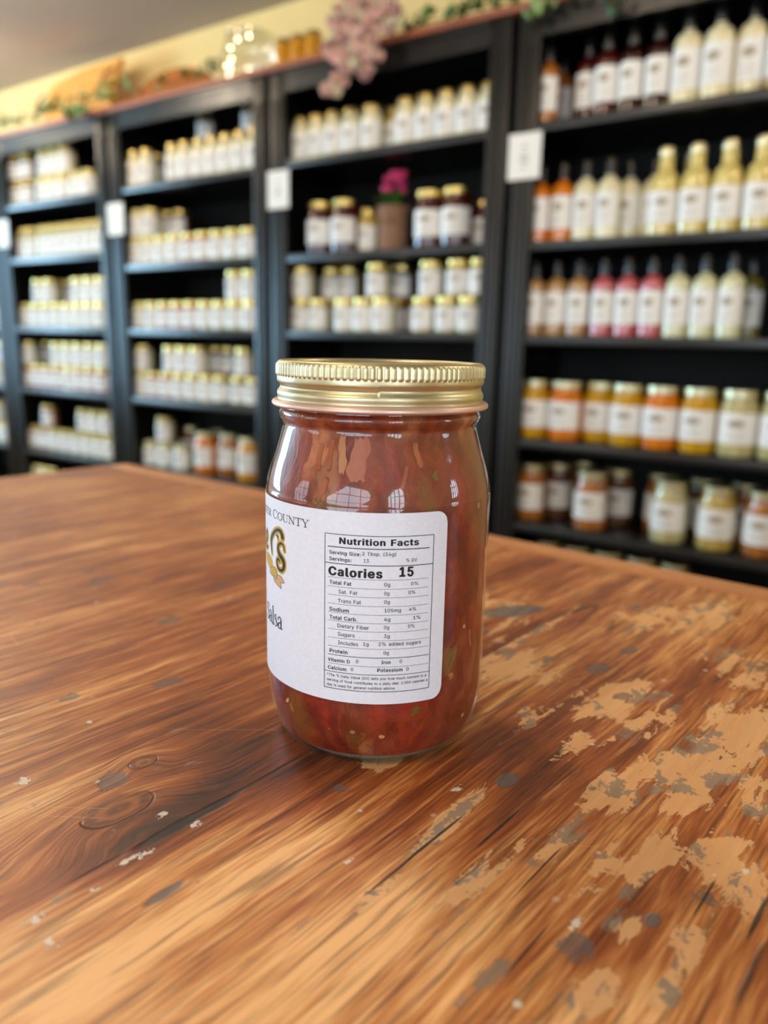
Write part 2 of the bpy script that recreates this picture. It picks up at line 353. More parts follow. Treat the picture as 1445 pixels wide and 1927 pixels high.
CON = {
 'darkred': content('dark_red_preserve', lin(40, 8, 8), lin(92, 22, 18)),
 'wine': content('dark_wine_sauce', lin(26, 6, 8), lin(60, 12, 14)),
 'amber': content('amber_sauce', lin(138, 78, 24), lin(190, 118, 48)),
 'orange': content('orange_fruit', lin(196, 96, 8), lin(232, 138, 20)),
 'yellow': content('yellow_relish', lin(176, 124, 8), lin(222, 170, 20)),
 'cream': content('cream_dressing', lin(226, 214, 170), lin(240, 232, 196)),
 'paleyellow': content('pale_yellow_dressing', lin(206, 184, 100), lin(232, 214, 140)),
 'tan': content('tan_sauce', lin(150, 112, 66), lin(190, 146, 92)),
 'pink': content('pink_dressing', lin(168, 72, 78), lin(204, 104, 108)),
 'greenish': content('pale_green_dressing', lin(196, 196, 152), lin(222, 220, 182)),
 'olive': content('olive_relish', lin(100, 92, 40), lin(142, 128, 66)),
 'pale': content('pale_pickle', lin(168, 158, 104), lin(210, 200, 150)),
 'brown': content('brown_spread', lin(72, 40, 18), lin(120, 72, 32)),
 'honey': content('honey', lin(190, 120, 14), lin(232, 168, 30)),
 'red': content('red_salsa', lin(140, 44, 24), lin(190, 84, 50)),
 'mustard': content('mustard', lin(170, 140, 60), lin(206, 180, 100)),
}
# ------------------------------------------------------------------ room
def struct(name, mb, mat, loc=(0, 0, 0)):
    o = link(name, mb.mesh(name, mat, smooth=False), None, loc, -YW); tag(o, kind='structure'); return o
T = .12
struct('floor', MB().box(AL-T, AR+T, NB-T, NF+T, -.1, 0), M['floor'])
struct('ceiling', MB().box(AL-T, AR+T, NB-T, NF+T, CEIL, CEIL+.1), M['ceil'])
struct('wall_front', MB().box(AL, AR, NF, NF+T, 0, CEIL), M['wall'])
def wall_with(name, wins, lo, hi, boxer):
    mb = MB(); wins = sorted(wins); x = lo
    for a0, a1, z0, z1, in wins:
        boxer(mb, x, a0, 0, CEIL); boxer(mb, a0, a1, 0, z0); boxer(mb, a0, a1, z1, CEIL); x = a1
    boxer(mb, x, hi, 0, CEIL); return struct(name, mb, M['wall'])
bl = lambda mb, a, b, z0, z1: mb.box(AL-T, AL, a, b, z0, z1)
br = lambda mb, a, b, z0, z1: mb.box(AR, AR+T, a, b, z0, z1)
bb = lambda mb, a, b, z0, z1: mb.box(a, b, NB-T, NB, z0, z1)
for nm, fn, lo, hi in (('left', bl, NB, NF), ('right', br, NB, NF), ('back', bb, AL, AR)):
    wall_with('wall_'+nm, [w_[1:5] for w_ in WIN if w_[0] == nm], lo, hi, fn)
def window(i, w_):
    nm, a0, a1, z0, z1, e = w_; mb = MB(); t = .035
    def b(p, q, r, s_, d0=-.07, d1=-.02):
        if nm == 'left': mb.box(AL+d0, AL+d1, p, q, r, s_)
        if nm == 'right': mb.box(AR-d1, AR-d0, p, q, r, s_)
        if nm == 'back': mb.box(p, q, NB+d0, NB+d1, r, s_)
    b(a0, a0+t, z0, z1); b(a1-t, a1, z0, z1); b(a0, a1, z0, z0+t); b(a0, a1, z1-t, z1)
    for k in (1, 2, 3): x = a0+(a1-a0)*k/4; b(x-.013, x+.013, z0, z1)
    for k in (1, 2): z = z0+(z1-z0)*k/3; b(a0, a1, z-.013, z+.013)
    struct('window_%d' % i, mb, M['white_trim'])
for i, w_ in enumerate(WIN): window(i+1, w_)
# ceiling lamps
warm_bulb = G('warm_bulb'); em = warm_bulb.node('ShaderNodeEmission', {0: (1, .74, .42, 1), 1: 40.0}); warm_bulb.t.links.new(em, warm_bulb.out.inputs[0])
lamp_cap = MB().lathe([(.04, 0), (.055, -.01), (.055, -.02), (.02, -.03), (.018, -.06)][::-1], 24).mesh('lamp_base', M['white_trim'])
bulb_me = MB().blob((0, 0, -.09), .035, 16, 10).mesh('bulb', warm_bulb.m)
lampnames = ['nearest the shelves', 'behind the camera', 'over the left bookcase', 'over the middle of the bookcases', 'toward the right wall', 'toward the back left']
for i, (s, t, z) in enumerate(LAMPS):
    p = W(s, t, CEIL); r = empty('ceiling_lamp', p)
    tag(r, 'bare warm bulb on a small white ceiling base, '+lampnames[i], 'lamp', 'bare bulbs under the ceiling')
    link('lamp_base', lamp_cap, r); link('bulb', bulb_me, r)
    l = bpy.data.lights.new('bulb_light', 'POINT'); l.energy = 7 if t > 1.1 else 9; l.color = WARM; l.shadow_soft_size = .07
    lo = bpy.data.objects.new('bulb_light', l); COL.objects.link(lo); lo.parent = r; lo.location = (0, 0, -.15)

# ------------------------------------------------------------------ table
TA0, TA1, TN0, TN1 = -.80, .62, -.55, .5145
TCX, TCN = (TA0+TA1)/2, (TN0+TN1)/2
M['table'] = wood_table()
tab = empty('wooden_table', AT*TCX+NT*TCN, -YT)
tag(tab, 'worn varnished wooden table with scratched plank top, under the salsa jar', 'table')
top = MB().box(TA0-TCX, TA1-TCX, TN0-TCN, .4855-TCN, -.038, 0).mesh('tabletop', M['table'], True, .002)
link('tabletop', top, tab, (0, 0, TZ))
g = G('edge_board_wood'); c = g.coord(); n1 = g.noise(g.mul(c, (3.2, 60, 60)), 1, 6, .6); n2 = g.noise(c, 26, 4)
M['edgeboard'] = g.finish(Base_Color=g.mix(g.math('MULTIPLY', n2, .4), g.ramp(n1, [(.3, lin(176, 112, 66)), (.7, lin(222, 160, 106))]), lin(130, 84, 56)), Roughness=.4, Normal=g.bump(n1, .3, .001))
link('end_board', MB().box(TA0-TCX, TA1-TCX, .4862-TCN, TN1-TCN, -.038, 0).mesh('end_board', M['edgeboard'], True, .004), tab, (0, 0, TZ))
ap = MB()
hx, hy = (TA1-TA0)/2-.06, (TN1-TN0)/2-.06
for q in ((-hx, hx, -hy, -hy+.025), (-hx, hx, hy-.025, hy), (-hx, -hx+.025, -hy, hy), (hx-.025, hx, -hy, hy)): ap.box(*q, TZ-.14, TZ-.038)
darkwood = simple_wood('table_frame_wood', lin(80, 44, 26), lin(124, 72, 42), (20, 20, 3))
link('apron', ap.mesh('apron', darkwood, False), tab)
for sx in (-1, 1):
    for sy in (-1, 1):
        x, y = sx*(hx-.035), sy*(hy-.035)
        link('leg', MB().box(x-.035, x+.035, y-.035, y+.035, 0, TZ-.04).mesh('leg', darkwood, True, .004), tab)

# ------------------------------------------------------------------ hero jar
JX, JY, JR = -.00228, .28425, .0411
jar = empty('salsa_jar', (JX, JY, TZ))
tag(jar, 'glass jar of red salsa with gold lid and nutrition label on the wooden table', 'jar')
def glass(name):
    g = G(name)
    tr = g.node('ShaderNodeBsdfTransparent', {0: (1, 1, 1, 1)}); gl = g.node('ShaderNodeBsdfGlossy', {0: (1, 1, 1, 1), 1: .03})
    n1 = g.noise(g.coord(), 55, 2); bmp = g.bump(n1, .12, .002)
    fr = g.math('ADD', .045, g.math('MULTIPLY', g.math('POWER', g.node('ShaderNodeLayerWeight', {0: .5, 1: bmp}, 1), 4.5), .75)); g.set(gl.node.inputs['Normal'], bmp)
    mx = g.node('ShaderNodeMixShader', {0: fr, 1: tr, 2: gl}); g.t.links.new(mx, g.out.inputs[0]); return g.m
M['glass'] = glass('clear_glass')
prof = [(.0300, .0012), (.0325, 0), (.0345, .0004), (.0362, .0018), (.0378, .0048), (.0392, .0088), (.0402, .0132), (.0408, .0175), (.0411, .022), (.0411, .05), (.0411, .088), (.0409, .0925),
        (.0405, .0955), (.0398, .0985), (.0388, .1018), (.0378, .1048), (.0369, .1078), (.0360, .1108), (.0353, .1132), (.0348, .1152), (.0349, .1164), (.0357, .1176), (.0361, .1188), (.0360, .1200), (.0352, .1212), (.0348, .1222), (.0348, .133)]
sp = smooth_pts(prof, 3)
link('glass', MB().lathe(sp, 160).mesh('glass', M['glass']), jar)
foot = MB()
foot.lathe([(.0285, .0006), (.0300, .0000), (.0322, .0000), (.0330, .0012), (.0328, .0030), (.0300, .0030)], 240, rfun=lambda r, h, a: r+(.00035*math.cos(a*120) if .0005 < h < .002 and r > .032 else 0))
gf = G('thick_glass_foot'); M['foot'] = gf.finish(Base_Color=lin(206, 190, 160), Roughness=.06, Transmission_Weight=.75, IOR=1.45)
link('glass_foot', foot.mesh('glass_foot', M['foot']), jar)
def salsa():
    g = G('chunky_red_salsa'); c = g.coord()
    wob = g.noise(c, 60, 3, out=1); cw = g.node('ShaderNodeVectorMath', {0: c, 1: g.node('ShaderNodeVectorMath', {0: wob, 'Scale': .014}, operation='SCALE')}, operation='ADD')
    n1 = g.noise(cw, 45, 5, .6); n2 = g.noise(g.mul(cw, (150, 150, 60)), 1, 5, .65)
    col = g.ramp(n1, [(.32, lin(78, 20, 10)), (.45, lin(120, 34, 18)), (.56, lin(134, 56, 24)), (.68, lin(112, 26, 16))])
    # translucent tomato and onion pieces
    vs = g.mul(cw, (85, 85, 40)); vd = g.vor(vs, 1, 0); vc = g.node('ShaderNodeSeparateColor', {0: g.vor(vs, 1, 1)}).node
    body = g.step(vd, .62, .30)
    col = g.mix(g.math('MULTIPLY', g.math('MULTIPLY', body, g.step(vc.outputs[0], .55, .62)), .55), col, lin(158, 44, 28))
    col = g.mix(g.math('MULTIPLY', g.math('MULTIPLY', body, g.step(vc.outputs[1], .78, .84)), .50), col, lin(200, 140, 96))
    col = g.mix(g.math('MULTIPLY', g.math('MULTIPLY', body, g.step(vc.outputs[2], .86, .90)), .6), col, lin(92, 84, 30))
    vs2 = g.mul(cw, (260, 260, 260)); vd2 = g.vor(vs2, 1, 0); vc2 = g.node('ShaderNodeSeparateColor', {0: g.vor(vs2, 1, 1)}).node
    seed = g.math('MULTIPLY', g.step(vd2, .32, .22), g.step(vc2.outputs[0], .975, .98))
    col = g.mix(g.math('MULTIPLY', seed, .75), col, lin(232, 186, 120))
    sep = g.n.new('ShaderNodeSeparateXYZ'); g.set(sep.inputs[0], c)
    fib = g.noise(g.mul(cw, (420, 420, 70)), 1, 5, .7, .8)
    col = g.mix(g.math('MULTIPLY', g.step(n2, .56, .40), .55), col, lin(84, 22, 12))
    col = g.mix(g.math('MULTIPLY', g.step(fib, .55, .70), .28), col, lin(186, 100, 54))
    col = g.mix(g.math('MULTIPLY', g.step(g.noise(cw, 30, 3), .52, .68), .25), col, lin(150, 74, 58))
    return g.finish(Base_Color=col, Roughness=.42, Subsurface_Weight=.06, Subsurface_Radius=(.004, .0012, .0006), Subsurface_Scale=1.0, Specular_IOR_Level=.3, Normal=g.bump(n2, .5, .0012))
M['salsa'] = salsa()
def innerp(off):
    return [(r-off, max(h, .0035)) for r, h in sp if h < .1225 and h > .001] + [(.02, .1224)]
inn = [(.012, .0035), (.028, .0032)] + [(r-.0009, h) for r, h in sp if .003 < h < .1226]
link('salsa', MB().lathe(inn, 128).mesh('salsa', M['salsa']), jar)
# pale patches, some onion, and green pepper pieces pressed to the glass
def prof_r(z):
    for (r0, z0), (r1, z1) in zip(sp[8:], sp[9:]):
        if z0 <= z <= z1 and z1 > z0: return r0+(r1-r0)*(z-z0)/(z1-z0)
    return JR
def patch(name, th, z, w, h, mat, jag=.2, tilt=0.0, off=.0007, seed=0):
    rnd = random.Random(seed); mb = MB(); nu, nv = 9, 12; out = []
    for j in range(nv+1):
        for i in range(nu+1):
            u = (i/nu-.5)*w; v = (j/nv-.5)*h
            vv_ = abs(2*v/h); e = (1-vv_**5)**.5*(1-jag*.6*math.sin(j*.8+seed)**2-jag*.3*math.sin(j*2.3+seed*3)**2); u = u*e+w*.12*math.sin(j*.5+seed)
            v *= 1-jag*.5*math.sin(i*.9+seed*2)**2
            uu = u*math.cos(tilt)-v*math.sin(tilt); vv = u*math.sin(tilt)+v*math.cos(tilt)
            zz = z+vv; edge = max(abs(i/nu-.5)*2, abs(j/nv-.5)*2)
            r = prof_r(zz)-off-(.0010 if edge > .99 else 0)
            a = math.radians(th)+uu/JR; mb.v.append((r*math.sin(a), -r*math.cos(a), zz))
    for j in range(nv):
        for i in range(nu):
            b = j*(nu+1)+i; mb.face([b, b+1, b+nu+2, b+nu+1])
    o = link(name, mb.mesh(name, mat), jar); return o
def veg(name, c1, c2, sc=(140, 140, 30)):
    g = G(name); n1 = g.noise(g.mul(g.coord(), sc), 1, 5, .65, 1.0)
    return g.finish(Base_Color=g.ramp(n1, [(.3, c1), (.7, c2)]), Roughness=.35, Subsurface_Weight=.2, Subsurface_Radius=(.003, .001, .0006), Subsurface_Scale=1.0)
M['onion'] = veg('onion_flesh', lin(138, 72, 38), lin(186, 128, 80)); M['onion2'] = veg('dull_onion_flesh', lin(146, 62, 34), lin(170, 98, 58)); M['pepper'] = veg('green_pepper', lin(104, 66, 26), lin(112, 92, 38))
def jpx(px, py, R=.0412):
    d = ray(px, py); ox, oy = -JX, -JY; A = d.x*d.x+d.y*d.y; B = 2*(d.x*ox+d.y*oy); Cc = ox*ox+oy*oy-R*R
    t = (-B-math.sqrt(max(0, B*B-4*A*Cc)))/(2*A); P = CAM+d*t
    return math.degrees(math.atan2(P.x-JX, -(P.y-JY))), P.z-TZ
for i, (px, py, w, h, mt, tl) in enumerate([(636, 858, .0042, .0150, 'onion', .03), (612, 858, .0028, .0125, 'onion2', -.05), (590, 862, .0034, .0105, 'onion2', .1), (672, 868, .0100, .0170, 'onion2', .08),
        (603, 925, .0035, .0120, 'onion2', -.35), (845, 1270, .0028, .0030, 'onion', .4), (762, 905, .0020, .0120, 'onion2', -.4), (795, 860, .0030, .0100, 'onion2', .15), (880, 1200, .0020, .0080, 'onion2', .2),
        (551, 1330, .0014, .0035, 'onion', .5)]):
    th, z = jpx(px, py, .0395); patch('pale_piece', th, z, w, h, M[mt], .3, tl, seed=i)
for i, (px, py, w, h, tl) in enumerate([(594, 942, .0034, .0028, .4), (828, 898, .0034, .0040, .2), (745, 935, .0060, .0022, .1), (782, 1338, .0050, .0036, .3), (852, 1240, .0026, .0028, 0)]):
    th, z = jpx(px, py, .0405); patch('pepper_piece', th, z, w, h, M['pepper'], .5, tl, seed=i+20)
# lid
lp = [(.0335, .1219), (.0372, .1216), (.0382, .1220), (.0387, .1229), (.0384, .1238), (.0376, .1241), (.0367, .1243), (.0366, .1250), (.0368, .1262), (.0366, .1272), (.0361, .1280), (.0360, .1288), (.0363, .1296), (.0367, .1303), (.0368, .1312),
      (.0368, .1322), (.0369, .1325), (.0370, .1330), (.0370, .1340), (.0370, .1352), (.0369, .1362), (.0366, .1369), (.0361, .1374), (.0354, .1376), (.0347, .1373), (.0343, .1366), (.0335, .1364), (.015, .1364), (.004, .1364)]
lps = smooth_pts(lp, 3)
def knurl(r, h, a):
    k = max(0, min(1, (h-.1322)/.0004))*max(0, min(1, (.1368-h)/.0005))
    tw = .00030*math.exp(-((h-.1288-.0009*math.sin(a*.5+.6))/.0009)**2)
    if r < .034: return r
    return r+k*.00032*(abs(math.cos(a*52))*2-1.3)-tw
gl_ = G('brushed_gold_lid'); c = gl_.coord(); nz = gl_.noise(c, 350, 3)
M['herolid'] = gl_.finish(Base_Color=lin(200, 191, 156), Metallic=1.0, Roughness=gl_.step(nz, .2, .8, .36, .44), Normal=gl_.bump(nz, .03, .0003))
link('lid', MB().lathe([p for p in lps if p[1] >= .1240 or p[0] < .03], 720, rfun=knurl).mesh('lid', M['herolid']), jar)
curl = plain('gold_curl_pink_reflection', lin(216, 184, 168), .38, .6)  # pink reflection painted into the gold of the rim
link('lid_rim', MB().lathe([(.0350, .1222), (.0372, .1217), (.0381, .1219), (.0386, .1224), (.0387, .1230), (.0385, .1236), (.0380, .1240), (.0372, .1243), (.0355, .1244)], 160).mesh('lid_rim', curl), jar)
# label
def lab(th, z, off=0.0):
    r = JR+.00012+off; return (r*math.sin(th), -r*math.cos(th), z)
def label_paper():
    g = G('white_paper_label'); c = g.coord(); n1 = g.noise(c, 900, 3, .7)
    return g.finish(Base_Color=g.mix(n1, lin(208, 212, 226), lin(232, 236, 248)), Roughness=.5, Coat_Weight=.15, Coat_Roughness=.3)
M['paper'] = label_paper()
ZL0, ZL1, TH1, TH0 = .0254, .0911, math.radians(34.3), math.radians(-165)
mb = MB(); NU, NV = 200, 24; CR = .0042
def corner_z(th):
    dx = (TH1-th)*JR
    if dx >= CR: return ZL0, ZL1
    q = CR-math.sqrt(max(0, CR*CR-(CR-dx)**2)); return ZL0+q, ZL1-q
ths = [TH0+(TH1-CR/JR-TH0)*i/160 for i in range(160)]+[TH1-CR/JR*(math.cos(k/16*PI/2)) for k in range(17)]
for th in ths:
    a_, b_ = corner_z(th)
    for j in range(5): mb.v.append(lab(th, a_+(b_-a_)*j/4))
for th in ths:
    a_, b_ = corner_z(th)
    for j in range(5): mb.v.append(lab(th, a_+(b_-a_)*j/4, -.00010))
n0 = len(ths)
for i in range(n0-1):
    for j in range(4):
        b = i*5+j; mb.face([b, b+5, b+6, b+1])
        b2 = b+n0*5; mb.face([b2, b2+1, b2+6, b2+5])
    mb.face([i*5+4, i*5+9, i*5+9+n0*5, i*5+4+n0*5]); mb.face([i*5, i*5+n0*5, i*5+5+n0*5, i*5+5])
for j in range(4):
    b = (n0-1)*5+j; mb.face([b, b+n0*5, b+1+n0*5, b+1]); mb.face([j, j+1, j+1+n0*5, j+n0*5])
label = link('label', mb.mesh('label', M['paper']), jar)
PR = MB()                                  # printed text and rules (black)
